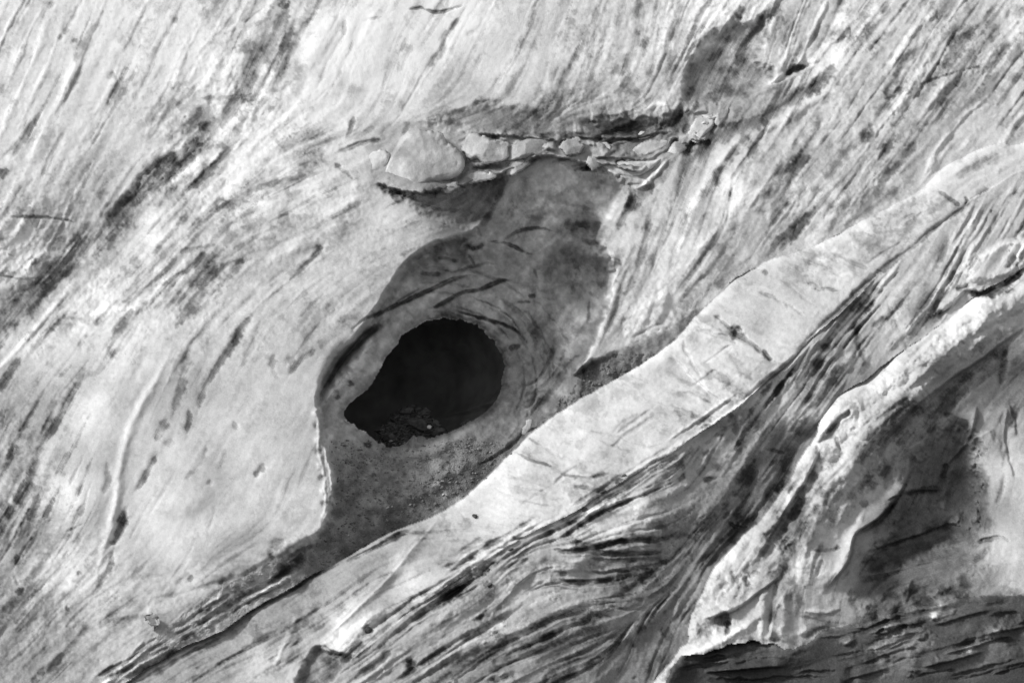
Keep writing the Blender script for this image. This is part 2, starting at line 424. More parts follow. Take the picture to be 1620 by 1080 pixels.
# ------------------------------------------------------------------ darkness of the ice, by place: dirt plus some painted alcove and hollow shade
def stops(ctrl, sig, cut=.12):
    out = []
    for (x, y, g) in ctrl:
        c = g / 255.0
        lin = c / 12.92 if c < .04045 else ((c + .055) / 1.055) ** 2.4
        out.append((x, y, max(-.1, math.log2(.80 / lin) - cut)))
    return rbf(out, sig, .06)
DW = stops([(50, 50, 215), (150, 80, 220), (260, 100, 230), (100, 250, 225), (230, 230, 215), (330, 150, 215), (420, 90, 190), (520, 60, 235), (480, 180, 225),
    (600, 100, 230), (720, 30, 240), (800, 100, 230), (900, 60, 225), (960, 120, 215), (1040, 60, 210), (1060, 130, 190), (1130, 20, 210), (1240, 60, 200),
    (1310, 70, 185), (1350, 40, 200), (1450, 60, 185), (1550, 50, 185), (1600, 50, 200), (1450, 200, 175), (1550, 170, 185), (1350, 250, 175), (1250, 250, 185),
    (1150, 320, 198), (1100, 400, 205), (1200, 370, 178), (1300, 330, 190), (1400, 300, 182), (1500, 220, 195), (1050, 470, 205), (1150, 430, 185), (1020, 380, 180),
    (1000, 450, 172), (400, 300, 195), (480, 260, 195), (560, 320, 186), (500, 340, 184), (640, 360, 184), (560, 420, 184), (600, 400, 182), (430, 380, 178), (340, 400, 170),
    (260, 350, 188), (250, 430, 182), (180, 400, 172), (100, 420, 150), (30, 400, 228), (30, 480, 160), (60, 560, 195), (150, 500, 195), (120, 600, 175), (60, 650, 160),
    (30, 750, 150), (90, 720, 168), (30, 850, 160), (150, 650, 204), (120, 780, 216), (230, 560, 205), (320, 540, 185), (300, 620, 172), (400, 560, 186), (460, 500, 180),
    (440, 650, 192), (380, 700, 196), (300, 720, 192), (480, 680, 196), (420, 780, 218), (320, 830, 218), (250, 850, 220), (200, 880, 205), (350, 880, 205), (100, 900, 195),
    (60, 960, 160), (150, 980, 172), (250, 930, 185), (180, 1030, 165), (100, 1060, 155), (40, 1040, 148), (300, 980, 160), (700, 180, 210), (850, 160, 195), (850, 195, 150), (950, 195, 150),
    (1000, 230, 140), (1080, 220, 150), (700, 310, 150), (860, 310, 130), (940, 310, 135), (1010, 310, 175), (800, 330, 130), (1200, 170, 150), (1110, 240, 160)], 50)
DN = stops([(860, 300, 187), (940, 312, 181), (820, 325, 183), (900, 280, 187), (800, 430, 169), (650, 450, 173), (900, 450, 151), (940, 400, 147), (700, 400, 173), (850, 560, 155), (840, 620, 135), (700, 760, 127), (600, 740, 154), (560, 800, 149), (650, 800, 129), (780, 720, 117), (870, 640, 123), (960, 580, 109), (1050, 530, 114), (560, 850, 129), (480, 890, 131), (400, 930, 159), (300, 1000, 174), (150, 1100, 174), (560, 600, 188), (520, 660, 188), (760, 372, 168)], 50)  # alcove and debris: real dirt, with some alcove shade painted in
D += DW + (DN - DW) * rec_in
DR = stops([(1560, 240, 218), (1400, 330, 208), (1300, 400, 210), (1400, 400, 200), (1200, 450, 212), (1250, 500, 206), (1150, 540, 210), (1100, 600, 212), (1000, 620, 222),
    (1050, 680, 202), (900, 700, 225), (950, 740, 208), (800, 780, 226), (750, 850, 212), (650, 910, 220), (560, 990, 230), (620, 960, 198), (450, 980, 158), (590, 895, 165), (640, 850, 175), (350, 1030, 166),
    (430, 1060, 200), (300, 1070, 166), (520, 920, 160), (200, 1090, 165)], 50, -.12)
DF = stops([(1550, 330, 185), (1500, 420, 190), (1420, 480, 192), (1350, 540, 165), (1280, 600, 165), (1230, 640, 180), (1180, 690, 140), (1120, 720, 155), (1050, 760, 165),
    (1000, 800, 200), (900, 850, 195), (950, 840, 205), (950, 880, 125), (1000, 900, 120), (880, 930, 175), (800, 960, 175), (750, 1000, 178), (850, 1000, 145), (800, 1040, 135),
    (900, 1040, 125), (700, 1060, 155), (600, 1050, 172), (1100, 820, 140), (1050, 900, 132), (1080, 950, 118), (1150, 800, 120), (1200, 760, 105), (1250, 700, 112),
    (1150, 870, 100), (1040, 1030, 105), (970, 1000, 125), (1320, 600, 130)], 42)
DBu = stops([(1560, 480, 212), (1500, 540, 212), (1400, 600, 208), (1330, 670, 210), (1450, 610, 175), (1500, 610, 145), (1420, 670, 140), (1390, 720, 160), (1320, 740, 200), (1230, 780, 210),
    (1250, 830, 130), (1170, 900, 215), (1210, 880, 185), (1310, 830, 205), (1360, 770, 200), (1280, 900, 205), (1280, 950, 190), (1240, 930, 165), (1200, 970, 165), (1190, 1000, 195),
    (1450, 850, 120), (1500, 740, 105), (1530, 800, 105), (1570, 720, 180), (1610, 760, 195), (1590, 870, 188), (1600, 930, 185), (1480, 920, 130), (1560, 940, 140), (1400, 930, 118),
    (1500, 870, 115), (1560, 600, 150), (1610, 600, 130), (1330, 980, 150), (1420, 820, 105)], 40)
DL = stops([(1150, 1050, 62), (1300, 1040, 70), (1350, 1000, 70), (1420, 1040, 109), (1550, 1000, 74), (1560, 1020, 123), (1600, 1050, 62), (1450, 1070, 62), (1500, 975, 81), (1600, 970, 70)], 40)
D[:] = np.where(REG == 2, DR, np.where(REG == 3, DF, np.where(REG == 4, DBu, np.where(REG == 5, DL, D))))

WALL, RID, FLD, BUT, LED = [0], [2], [3], [4], [5]
# ---- upper left: the dirty gully and its side streaks
for p, w, d, h in [
    ([(452, -20), (455, 12), (432, 60), (405, 112), (378, 158), (335, 203), (290, 250)], 11, .9, -5),
    ([(320, 225), (262, 278), (215, 312), (160, 372)], 19, 1.15, -8), ([(245, 288), (200, 328)], 12, .6, -2),
    ([(180, 352), (120, 405), (60, 455), (-30, 540)], 16, .8, -6), ([(150, 350), (90, 410), (30, 470)], 7, .7, -3),
    ([(472, 30), (448, 78), (420, 125), (397, 165)], 5, .9, -3), ([(430, 40), (405, 90), (385, 130)], 9, .7, -3), ([(500, 20), (470, 60), (450, 110)], 4, .6, -2),
    ([(545, 50), (520, 95), (500, 140)], 4, .35, -2), ([(395, 175), (360, 235), (330, 270), (275, 308)], 7, .6, -3), ([(440, 165), (415, 190), (395, 215)], 5, .6, -2),
    ([(345, 160), (318, 195), (290, 215)], 11, .7, -2), ([(310, 158), (350, 155), (400, 150)], 4, .7, -2),
    ([(128, 5), (112, 35), (98, 60)], 5, .8, -3), ([(168, 8), (140, 60), (112, 108)], 5, .6, -2), ([(70, 165), (45, 210), (12, 262)], 4, .8, -3), ([(50, 195), (20, 235), (-10, 260)], 3, .45, -1),
    ([(105, 200), (80, 245), (60, 290)], 2.5, .4, -1), ([(345, 48), (305, 105), (270, 170), (230, 230)], 4, .45, -2), ([(330, 115), (300, 150), (275, 180)], 3, .5, -1),
    ([(370, 20), (350, 50), (335, 60)], 2, .4, -1), ([(230, 15), (205, 70), (180, 130)], 5, .3, -2), ([(270, 130), (255, 160), (235, 215)], 4, .35, -2),
    ([(0, 345), (40, 344), (90, 347), (130, 354)], 2.2, 1.0, -2), ([(420, 10), (395, 30), (385, 40)], 2.5, .8, -2), ([(175, 110), (185, 128)], 3, .6, -1),
    ([(340, 345), (400, 300), (470, 262), (545, 222)], 9, .55, -4), ([(310, 355), (360, 322), (420, 295), (500, 275)], 5, .7, -3), ([(400, 330), (440, 300), (520, 270)], 4, .5, -2),
    ([(370, 350), (420, 318), (460, 305)], 5, .6, -2), ([(440, 345), (460, 320), (450, 290)], 5, .7, -3), ([(480, 240), (510, 228), (545, 215)], 4, .6, -2)]:
    stroke(p, w, d, h, R=WALL)
for p, w, h in [([(268, 20), (245, 60), (225, 110), (220, 140)], 15, 5), ([(530, 20), (505, 70), (480, 112)], 12, 6), ([(75, 190), (60, 225), (45, 260)], 12, 4), ([(385, 60), (372, 100), (350, 145)], 9, 4),
    ([(140, 180), (115, 220), (95, 260)], 12, 4), ([(350, 80), (330, 120), (310, 150)], 8, 3), ([(620, 20), (590, 60), (560, 130)], 25, 6), ([(750, 20), (740, 60), (700, 110)], 25, 5)]:
    stroke(p, w, -.12, h, R=WALL, rough=.2)
for x, y, r, d in [(118, 66, 4, 1.0), (277, 33, 4, .8), (5, 275, 8, 1.2), (97, 60, 4, .8), (450, 8, 8, 1.1), (80, 8, 5, .6), (175, 120, 5, .6), (5, 85, 12, .4), (10, 145, 10, .5), (25, 163, 6, .5),
                   (130, 320, 8, .4), (405, 190, 5, .6), (395, 158, 8, .9), (330, 160, 6, .7), (215, 312, 12, .6)]:
    spot(x, y, r, d, -1.5, R=WALL)
# ---- upper middle
for p, w, d, h in [
    ([(640, 16), (670, 15), (695, 20), (728, 10), (735, 2)], 2.2, 1.1, -3), ([(570, 35), (605, 25)], 2, .5, -1), ([(708, 42), (700, 75), (672, 112)], 6, .55, -2), ([(655, 70), (640, 92), (630, 120)], 7, .5, -2),
    ([(730, 30), (690, 70)], 4, .3, -1), ([(955, -10), (940, 25), (922, 70), (900, 110), (880, 150), (868, 172)], 6, .8, -3), ([(1012, -10), (1012, 30), (1005, 70), (992, 105), (975, 130)], 7, .6, -3),
    ([(985, 120), (1000, 140), (1010, 160)], 9, .5, -2), ([(1080, 95), (1062, 125), (1040, 150)], 7, .6, -2), ([(860, 130), (845, 165)], 4, .4, -1), ([(820, 110), (800, 150), (770, 170)], 5, .25, -1),
    ([(650, 190), (642, 205), (635, 215)], 4, .8, -2), ([(560, 180), (553, 205), (548, 220)], 3, .7, -2), ([(600, 200), (560, 215), (530, 235)], 5, .5, -2), ([(705, 170), (680, 180), (655, 190)], 5, .4, -2),
    ([(530, 245), (560, 232), (585, 225), (610, 222)], 3.5, 1.0, -4), ([(528, 256), (540, 268), (555, 280), (560, 290)], 4, 1.3, -4), ([(545, 30), (542, 60)], 3, .4, -1)]:
    stroke(p, w, d, h, R=WALL)
for x, y, r, d in [(1010, 52, 5, 1.0), (953, 65, 4, .8), (915, 95, 6, .5), (885, 155, 10, .6), (978, 110, 8, .6), (1030, 115, 6, .4), (745, 55, 5, .3), (640, 75, 6, .4)]:
    spot(x, y, r, d, -1.5, R=WALL)
area([(690, 195), (760, 168), (850, 178), (940, 188), (1080, 180), (1085, 205), (1000, 212), (900, 215), (800, 212), (735, 205)], .8, -6, 12, R=WALL)
stroke([(835, 222), (880, 212), (930, 212), (1000, 205), (1060, 196), (1090, 180), (1140, 150)], 5, .8, -4, R=WALL)
stroke([(960, 182), (1000, 176), (1045, 165), (1068, 172)], 5, -.9, 5, R=WALL)
area([(960, 200), (1010, 196), (1080, 190), (1080, 225), (1060, 240), (1000, 245), (960, 230)], .7, -14, 10, R=WALL)
# recess under and right of the loose blocks, their shadow painted into it
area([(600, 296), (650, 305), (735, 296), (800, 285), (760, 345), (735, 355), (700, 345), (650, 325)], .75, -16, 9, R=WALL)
stroke([(592, 292), (620, 305), (650, 312), (668, 322)], 6, 1.3, -8, R=WALL); stroke([(655, 323), (690, 330), (735, 332)], 3.5, .8, -4, R=WALL)
stroke([(655, 310), (700, 300), (745, 288), (775, 284)], 5, -.5, 8, R=WALL)
stroke([(775, 288), (762, 320), (742, 352)], 5, -.35, 9, R=WALL); stroke([(795, 290), (782, 325), (765, 352), (755, 362)], 5, .9, -9, R=WALL)
area([(800, 288), (850, 256), (900, 250), (960, 266), (1000, 278), (985, 330), (955, 352), (900, 352), (830, 358), (765, 362), (775, 330)], .1, -3, 14, R=WALL)
stroke([(840, 290), (850, 320), (835, 345)], 8, -.2, 5, R=WALL); stroke([(810, 345), (880, 320), (950, 335)], 3, .3, -2, R=WALL)
lip([(900, 262), (960, 275), (1030, 285), (1000, 300)], 12, 12, R=WALL, d=-.3)
stroke([(870, 258), (890, 252), (920, 252)], 3.5, 1.3, -5, R=WALL)
stroke([(990, 285), (1000, 310), (985, 345), (975, 370)], 6, .9, -8, R=WALL); stroke([(940, 357), (900, 355), (920, 362)], 5, .8, -5, R=WALL)
spot(1091, 235, 9, 2.2, -16, R=WALL, ry=12, ang=30); spot(1110, 203, 6, 1.3, -6, R=WALL); spot(1083, 208, 5, 1.2, -5, R=WALL)
stroke([(1075, 250), (1050, 275), (1020, 300), (985, 345)], 8, .9, -9, R=WALL); stroke([(1062, 250), (1035, 275), (1010, 295)], 3, -.8, 7, R=WALL)
# ---- upper right: dark patch, crevice, convex slab
area([(1083, 150), (1092, 105), (1125, 65), (1165, 38), (1215, 36), (1205, 75), (1190, 95), (1215, 118), (1180, 145), (1130, 158), (1090, 168)], 1.0, -14, 12, R=WALL)
for p, w, d, h in [
    ([(1160, 50), (1148, 75), (1118, 98)], 6, 1.0, -5), ([(1212, 15), (1205, 40), (1180, 75)], 6, .7, -4), ([(1180, 10), (1165, 30)], 6, .7, -3), ([(1240, 20), (1225, 55), (1205, 70)], 7, .6, -3), ([(1120, 40), (1100, 80)], 4, .4, -2),
    ([(1338, -20), (1322, 25), (1305, 62), (1285, 88)], 8, 1.0, -8), ([(1300, 30), (1285, 65), (1270, 85)], 4, .6, -3), ([(1238, 122), (1256, 112), (1277, 104)], 4.5, 2.6, -12),
    ([(1325, 112), (1290, 135), (1250, 162), (1200, 190), (1150, 215), (1110, 245), (1082, 275), (1060, 310)], 11, 1.15, -12), ([(1400, 30), (1370, 60), (1345, 95)], 6, .5, -3),
    ([(1300, 190), (1285, 220), (1270, 250), (1255, 285), (1235, 330), (1210, 372)], 7, .7, -4), ([(1298, 178), (1292, 205)], 5, .6, -2),
    ([(1445, 137), (1470, 128), (1500, 119), (1530, 110), (1558, 101)], 1.8, 1.2, -2), ([(1395, 158), (1420, 152)], 2, .7, -2), ([(1475, 52), (1462, 78), (1435, 92), (1422, 112), (1400, 148)], 6, .8, -4),
    ([(1385, 68), (1410, 55), (1430, 50)], 5, .6, -3), ([(1372, 190), (1378, 215), (1368, 225)], 4, .9, -3), ([(1455, 215), (1440, 240), (1420, 262), (1390, 285)], 6, .7, -3), ([(1500, 150), (1490, 185), (1470, 200)], 7, .6, -3),
    ([(1235, 255), (1215, 310), (1195, 350)], 4, .5, -2), ([(1160, 250), (1155, 310), (1148, 355)], 3, .35, -2), ([(1190, 250), (1175, 300)], 3, .3, -1), ([(1600, 60), (1580, 90), (1560, 120)], 5, .6, -3), ([(1605, 30), (1590, 55)], 6, .6, -2),
    ([(1350, 270), (1310, 310), (1270, 350), (1225, 390)], 6, .55, -3), ([(1130, 300), (1110, 350), (1095, 400)], 5, .35, -2), ([(1430, 290), (1380, 330), (1330, 360)], 5, .5, -3), ([(1560, 130), (1540, 160), (1500, 200)], 6, .45, -3),
    ([(1030, 330), (1020, 380), (1010, 420), (985, 480)], 5, .8, -5), ([(1055, 330), (1045, 380), (1030, 430)], 4, .5, -3), ([(1085, 330), (1070, 380), (1060, 440)], 5, .4, -3), ([(1000, 410), (985, 450), (970, 500), (950, 545)], 4, .7, -4),
    ([(1120, 430), (1090, 465), (1060, 500)], 5, .5, -3), ([(1200, 400), (1160, 430), (1130, 462)], 7, .6, -4), ([(1050, 510), (1000, 535)], 2, .6, -2)]:
    stroke(p, w, d, h, R=WALL)
stroke([(1212, 134), (1228, 124), (1240, 114)], 4, -.9, 8, R=WALL, rough=.2); stroke([(1275, 100), (1292, 93)], 5, -.6, 6, R=WALL, rough=.2)
stroke([(1345, 112), (1310, 138), (1290, 150), (1255, 180), (1195, 212), (1150, 240), (1115, 290), (1090, 340), (1075, 390)], 10, -.5, 17, R=WALL, rough=.2)  # raised crest with its highlight put into the colour
stroke([(1400, -10), (1370, 40), (1330, 85), (1290, 118), (1240, 150)], 9, -.2, 6, R=WALL, rough=.3); stroke([(1080, 180), (1140, 160), (1200, 142), (1240, 135)], 6, -.2, 6, R=WALL)
for x, y, r, d in [(1405, 145, 9, .8), (1435, 180, 10, .5), (1450, 200, 9, .5), (1370, 215, 6, .7), (1500, 165, 9, .6), (1600, 20, 8, .5), (1210, 340, 8, .5), (1340, 300, 7, .4), (1250, 290, 6, .6), (1290, 200, 7, .5)]:
    spot(x, y, r, d, -2, R=WALL)
# lit edge right of the alcove, its brightness put into the colour
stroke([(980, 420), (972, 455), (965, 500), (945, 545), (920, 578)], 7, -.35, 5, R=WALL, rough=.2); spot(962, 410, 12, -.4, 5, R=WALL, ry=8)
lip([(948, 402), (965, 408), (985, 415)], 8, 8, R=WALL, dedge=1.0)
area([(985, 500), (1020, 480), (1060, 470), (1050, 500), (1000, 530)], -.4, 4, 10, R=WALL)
# ---- middle left: streaked apron
for p, w, d, h in [
    ([(110, 430), (90, 440), (65, 470)], 7, 1.2, -5), ([(0, 437), (30, 440), (60, 438)], 2, .7, -1), ([(10, 400), (30, 415), (45, 435)], 2, .6, -1), ([(180, 365), (170, 380)], 6, .7, -2),
    ([(335, 388), (300, 425), (262, 450), (232, 490)], 5, 1.1, -5), ([(352, 400), (330, 445), (300, 490), (270, 520)], 9, .7, -4), ([(320, 395), (290, 398), (350, 385)], 4, .8, -2), ([(395, 412), (360, 420), (330, 450)], 4, .8, -3),
    ([(300, 330), (280, 360), (240, 400)], 5, .5, -2), ([(515, 380), (500, 400), (475, 425), (455, 447)], 4, 1.0, -4), ([(412, 488), (378, 525), (355, 565), (330, 605), (312, 655)], 7, .9, -6), ([(380, 520), (365, 550)], 5, .6, -3),
    ([(302, 545), (295, 580), (283, 620), (275, 660)], 9, .8, -6), ([(300, 640), (300, 665), (297, 690)], 4, 1.0, -3), ([(270, 660), (255, 680), (245, 700)], 7, .9, -4), ([(215, 480), (190, 520), (170, 555)], 5, .6, -3),
    ([(180, 540), (160, 580), (130, 600)], 6, .6, -3), ([(140, 560), (120, 610), (95, 660), (60, 720)], 7, .6, -4), ([(90, 620), (70, 690), (50, 740)], 7, .6, -3), ([(35, 560), (15, 590), (-10, 630)], 6, 1.0, -4),
    ([(505, 550), (470, 575), (455, 595)], 5, .8, -3), ([(435, 560), (430, 585), (445, 600)], 5, .6, -2), ([(420, 500), (400, 540), (380, 590)], 4, .3, -2), ([(330, 700), (322, 730), (290, 760)], 4, .4, -2),
    ([(248, 715), (228, 755), (212, 780)], 5, 1.0, -5), ([(170, 725), (172, 760), (165, 785)], 5, .5, -3), ([(205, 800), (193, 835), (182, 865)], 7, .9, -6), ([(182, 865), (175, 895), (160, 925), (142, 945)], 5, .8, -5),
    ([(10, 770), (25, 790), (0, 830)], 6, .8, -3), ([(50, 745), (40, 780), (20, 800)], 6, .8, -3), ([(60, 780), (45, 830)], 7, .6, -3), ([(345, 800), (330, 840)], 3, .2, -1), ([(360, 705), (350, 740)], 4, .3, -1)]:
    stroke(p, w, 1.35 * d, h, R=WALL)
# raised pale ribs
stroke([(272, 553), (252, 590), (230, 632), (208, 680), (196, 715), (190, 750), (187, 790), (172, 850), (150, 915)], 7, -.3, 8, R=WALL, rough=.15)
stroke([(140, 365), (95, 412), (58, 452)], 4, -.7, 6, R=WALL, rough=.2); stroke([(115, 448), (70, 500), (20, 560), (-20, 600)], 5, -.6, 7, R=WALL, rough=.2)
stroke([(250, 480), (190, 490), (130, 505)], 6, -.35, 6, R=WALL); stroke([(210, 545), (180, 620), (140, 690), (100, 760)], 30, 0, 12, R=WALL, rough=.15)
stroke([(490, 370), (440, 400), (420, 420)], 8, -.25, 6, R=WALL); stroke([(580, 290), (540, 330), (510, 350)], 14, -.2, 8, R=WALL)
for x, y, r, d in [(505, 391, 5, 1.0), (318, 450, 10, .8), (415, 740, 6, 1.2), (408, 748, 5, 1.0), (375, 672, 6, .7), (335, 762, 4, .4), (195, 822, 8, 1.0), (180, 858, 5, 1.0), (30, 885, 8, 1.4), (32, 935, 7, 1.3), (28, 920, 4, 1.2), (125, 905, 4, 1.2),
                   (65, 1062, 7, 1.6), (55, 1075, 6, 1.2), (430, 880, 6, .8), (302, 915, 5, 1.0), (350, 922, 4, .8), (107, 962, 4, 1.4), (15, 960, 10, .4), (460, 570, 8, .5), (10, 800, 9, .9), (55, 770, 9, .7), (95, 745, 9, .5),
                   (440, 860, 9, .6), (270, 700, 8, .5), (130, 545, 6, .6), (180, 560, 6, .6), (70, 880, 10, .4)]:
    spot(x, y, r, d, -2.5, R=WALL)
stroke([(100, 840), (120, 832), (135, 825)], 1.8, .8, -1, R=WALL); stroke([(105, 800), (128, 788)], 1.5, .4, -1, R=WALL)
for p, w, d, h in [
    ([(140, 950), (210, 915), (270, 905)], 5, .4, -2), ([(300, 965), (240, 975), (170, 985), (90, 1020)], 6, .4, -3), ([(230, 960), (180, 1000), (110, 1060)], 12, .45, -5), ([(160, 970), (130, 1000), (60, 1080)], 5, .5, -3),
    ([(420, 895), (370, 915), (300, 935), (240, 945)], 5, .5, -3), ([(470, 868), (430, 885), (390, 905)], 7, .6, -3), ([(280, 925), (300, 905)], 4, .5, -2)]:
    stroke(p, w, d, h, R=WALL)
# rope-like rim on the right of the dome
for off, d in ((0, -.05), (7, .5), (12, -.1)):
    stroke([(500 + off * .6, 650), (506 + off * .6, 700), (514 + off * .4, 745), (518 + off * .4, 790), (508 + off * .4, 830)], 3, d, 3 if d < 0 else -4, R=WALL, rough=.8)
for k in range(9):
    spot(498 + k * 2.4, 655 + k * 20, 5, (-.1, .6)[k % 2], (3, -4)[k % 2], R=WALL)
# ---- the alcove: lip, flakes, cracks
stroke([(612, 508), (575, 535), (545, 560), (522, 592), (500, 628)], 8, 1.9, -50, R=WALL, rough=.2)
stroke([(600, 525), (578, 548), (565, 572), (548, 592), (530, 612), (508, 640)], 9, -1.1, 34, R=WALL, rough=.9); spot(562, 575, 12, -.5, 10, R=WALL, ry=8, ang=-40)
stroke([(520, 640), (545, 625), (560, 605)], 6, -.3, 10, R=WALL); stroke([(530, 655), (520, 690), (545, 700)], 7, -.2, 8, R=WALL); spot(555, 606, 5, 1.0, -6, R=WALL); spot(535, 628, 4, 1.0, -5, R=WALL); spot(580, 703, 7, 2, -12, R=WALL, ry=4, ang=15)
for p, w, d, h in [
    ([(560, 520), (582, 503), (607, 492), (647, 473), (693, 452), (723, 438), (745, 436), (765, 438)], 3.6, 1.9, -14), ([(622, 480), (660, 458), (655, 455)], 2, 1.0, -5),
    ([(670, 492), (693, 483), (727, 463), (760, 457), (793, 444), (815, 444)], 2.8, 1.6, -10), ([(717, 490), (760, 503), (807, 517), (827, 530), (838, 546)], 2.2, 1.6, -8),
    ([(678, 392), (700, 384), (725, 378), (745, 375)], 3, 1.4, -8), ([(770, 382), (800, 385), (827, 397), (848, 402)], 2.6, 1.5, -8), ([(695, 425), (720, 428), (743, 422), (770, 417), (795, 420)], 2.2, 1.0, -5),
    ([(790, 385), (820, 365), (850, 362), (880, 366)], 2.2, 1.0, -5), ([(845, 402), (870, 385), (900, 362)], 3, -.4, 5), ([(835, 468), (850, 468)], 2.2, 1.2, -4), ([(818, 478), (842, 478)], 1.8, 1.0, -3), ([(803, 552), (815, 549), (828, 544)], 3, .9, -4),
    ([(877, 540), (873, 560), (862, 585), (848, 602), (825, 612)], 3, .8, -6), ([(895, 545), (885, 580), (865, 605), (840, 620)], 2.5, .5, -4), ([(935, 470), (932, 495), (929, 515)], 2.5, 1.0, -5), ([(905, 400), (915, 430), (905, 470)], 4, .4, -4), ([(930, 460), (955, 475)], 3, .7, -4), ([(940, 400), (955, 430), (950, 460)], 8, .5, -8),
    ([(925, 556), (900, 575), (880, 610), (855, 640), (830, 668)], 6, 1.4, -16), ([(920, 380), (945, 385), (952, 400)], 4, .8, -5), ([(660, 430), (690, 432), (700, 430)], 3, .9, -4), ([(640, 490), (655, 500), (650, 515)], 3, .4, 4), ([(740, 400), (752, 420)], 2, .7, -3),
    ([(690, 405), (720, 410), (725, 418)], 2, .7, -3), ([(610, 545), (580, 600)], 7, -.2, 5), ([(845, 420), (852, 440)], 2, .8, -3), ([(855, 380), (858, 420), (850, 460)], 4, -.2, 4)]:
    stroke(p, w, d, h, R=WALL, warp=2)
for x in (737, 743, 748, 753, 759): spot(x, 393 + abs(x - 748) * -.3, 5, 1.0, -9, R=WALL, ry=5)
lip([(573, 512), (610, 493), (650, 475), (700, 452), (735, 437)], 12, 14, R=WALL, warp=2); lip([(700, 484), (730, 465), (765, 458), (800, 444)], 9, 14, R=WALL, warp=2); lip([(838, 548), (807, 520), (760, 505), (717, 492)], -7, 16, R=WALL, warp=2)
stroke([(560, 730), (620, 725), (700, 700), (780, 660)], 10, -.25, 8, R=WALL); stroke([(900, 600), (860, 650), (800, 690), (740, 725)], 12, .35, -6, R=WALL)
area([(540, 860), (600, 820), (680, 785), (760, 735), (830, 690), (800, 730), (720, 800), (640, 850), (540, 880)], .55, -6, 10, R=WALL)
for x, y, r, d in [(700, 745, 5, .6), (590, 750, 4, .9), (640, 752, 4, .7), (655, 755, 4, .8), (690, 770, 6, -.8), (705, 785, 6, -.8), (610, 798, 5, -.7), (650, 808, 6, -.5), (820, 695, 6, -.8)]:
    spot(x, y, r, d, 2 if d < 0 else -2, R=WALL)
stroke([(520, 855), (470, 875), (430, 905)], 3, .7, -4, R=WALL); stroke([(500, 875), (450, 905), (400, 940), (330, 985)], 10, .7, -6, R=WALL); stroke([(540, 830), (500, 862), (450, 890)], 4, -.3, 5, R=WALL)
stroke([(330, 1000), (260, 1040), (190, 1078)], 7, 1.2, -8, R=WALL); stroke([(240, 1020), (200, 1052), (180, 1060)], 3, -.6, 5, R=WALL); stroke([(230, 1010), (190, 1055)], 3, -.5, 4, R=WALL)
# ---- the white ridge and its apron
for p, w, d, h in [
    ([(1123, 495), (1135, 503), (1150, 515), (1168, 530), (1185, 540), (1200, 555), (1215, 568)], 3, .9, -4), ([(1202, 552), (1212, 562), (1220, 570)], 4, 1.6, -6), ([(1270, 444), (1290, 450), (1300, 455), (1330, 460)], 2.4, 1.0, -3), ([(1285, 456), (1308, 459)], 3, 1.4, -4), ([(1205, 430), (1215, 438)], 3, .9, -2),
    ([(1100, 520), (1150, 535), (1170, 545)], 3, .4, -3), ([(1080, 530), (1085, 560), (1110, 600)], 2.5, .4, -2), ([(1150, 555), (1175, 590), (1190, 605)], 7, .45, -5), ([(1310, 395), (1340, 410), (1380, 430)], 3, .5, -2), ([(1260, 410), (1300, 420), (1340, 440)], 4, .45, -3),
    ([(1195, 460), (1240, 480), (1280, 505)], 2.5, .35, -3), ([(1230, 440), (1270, 470), (1300, 490)], 2.5, .3, -2), ([(1060, 625), (1100, 625), (1130, 640)], 5, .6, -4), ([(1060, 650), (1090, 655), (1125, 660)], 4, .5, -4), ([(1100, 675), (1115, 665), (1130, 658)], 4, 1.0, -5), ([(1120, 620), (1122, 640)], 5, .5, -3), ([(1075, 600), (1100, 610)], 4, .4, -2),
    ([(815, 715), (850, 728), (880, 738)], 2.2, 1.0, -3), ([(880, 745), (930, 755), (970, 745)], 1.6, .8, -2), ([(835, 690), (860, 705)], 1.5, .4, -1), ([(905, 770), (935, 768)], 2.5, .5, -2), ([(930, 680), (970, 690), (1000, 705)], 2, .3, -1), ([(990, 700), (1030, 708), (1050, 700)], 2.5, .35, -2),
    ([(700, 895), (735, 885), (760, 880)], 3, .7, -4), ([(710, 880), (760, 865), (800, 855)], 5, .35, -3), ([(720, 805), (760, 830), (830, 840)], 2, .15, -2), ([(760, 760), (820, 790), (880, 800)], 2.5, .15, -2), ([(850, 700), (900, 725), (960, 735)], 2.5, .15, -2),
    ([(810, 848), (820, 852), (832, 850)], 2.4, 1.6, -6), ([(540, 890), (560, 880), (600, 862), (660, 832)], 3.5, 1.3, -9), ([(360, 985), (430, 950), (500, 908), (545, 886)], 2.6, 1.0, -6), ([(200, 1085), (280, 1045), (360, 1000)], 3, .9, -5),
    ([(430, 1060), (455, 1010), (480, 955)], 4, -.4, 5), ([(490, 965), (510, 950)], 6, .7, -3), ([(380, 1030), (420, 1000)], 5, .35, -2), ([(330, 1060), (400, 1020), (450, 990)], 3, .4, -3), ([(300, 1085), (360, 1045)], 3, .4, -3), ([(560, 1010), (600, 985), (680, 930), (740, 895)], 3, .55, -4), ([(540, 1040), (600, 1000), (660, 960)], 4, .7, -5),
    ([(580, 985), (583, 1000)], 6, 1.2, -8), ([(1400, 420), (1440, 360), (1490, 320)], 5, .3, -2), ([(1480, 300), (1500, 315), (1520, 330)], 2.5, .9, -3), ([(1440, 345), (1480, 330), (1520, 300)], 4, .4, -3), ([(1540, 330), (1550, 310), (1570, 298)], 5, 1.0, -6), ([(1525, 335), (1528, 320), (1522, 312)], 2.5, 1.3, -4), ([(1500, 285), (1545, 265), (1600, 245)], 7, .45, -6), ([(1430, 345), (1450, 338)], 3, .4, -2)]:
    stroke(p, w, d, h, R=RID)
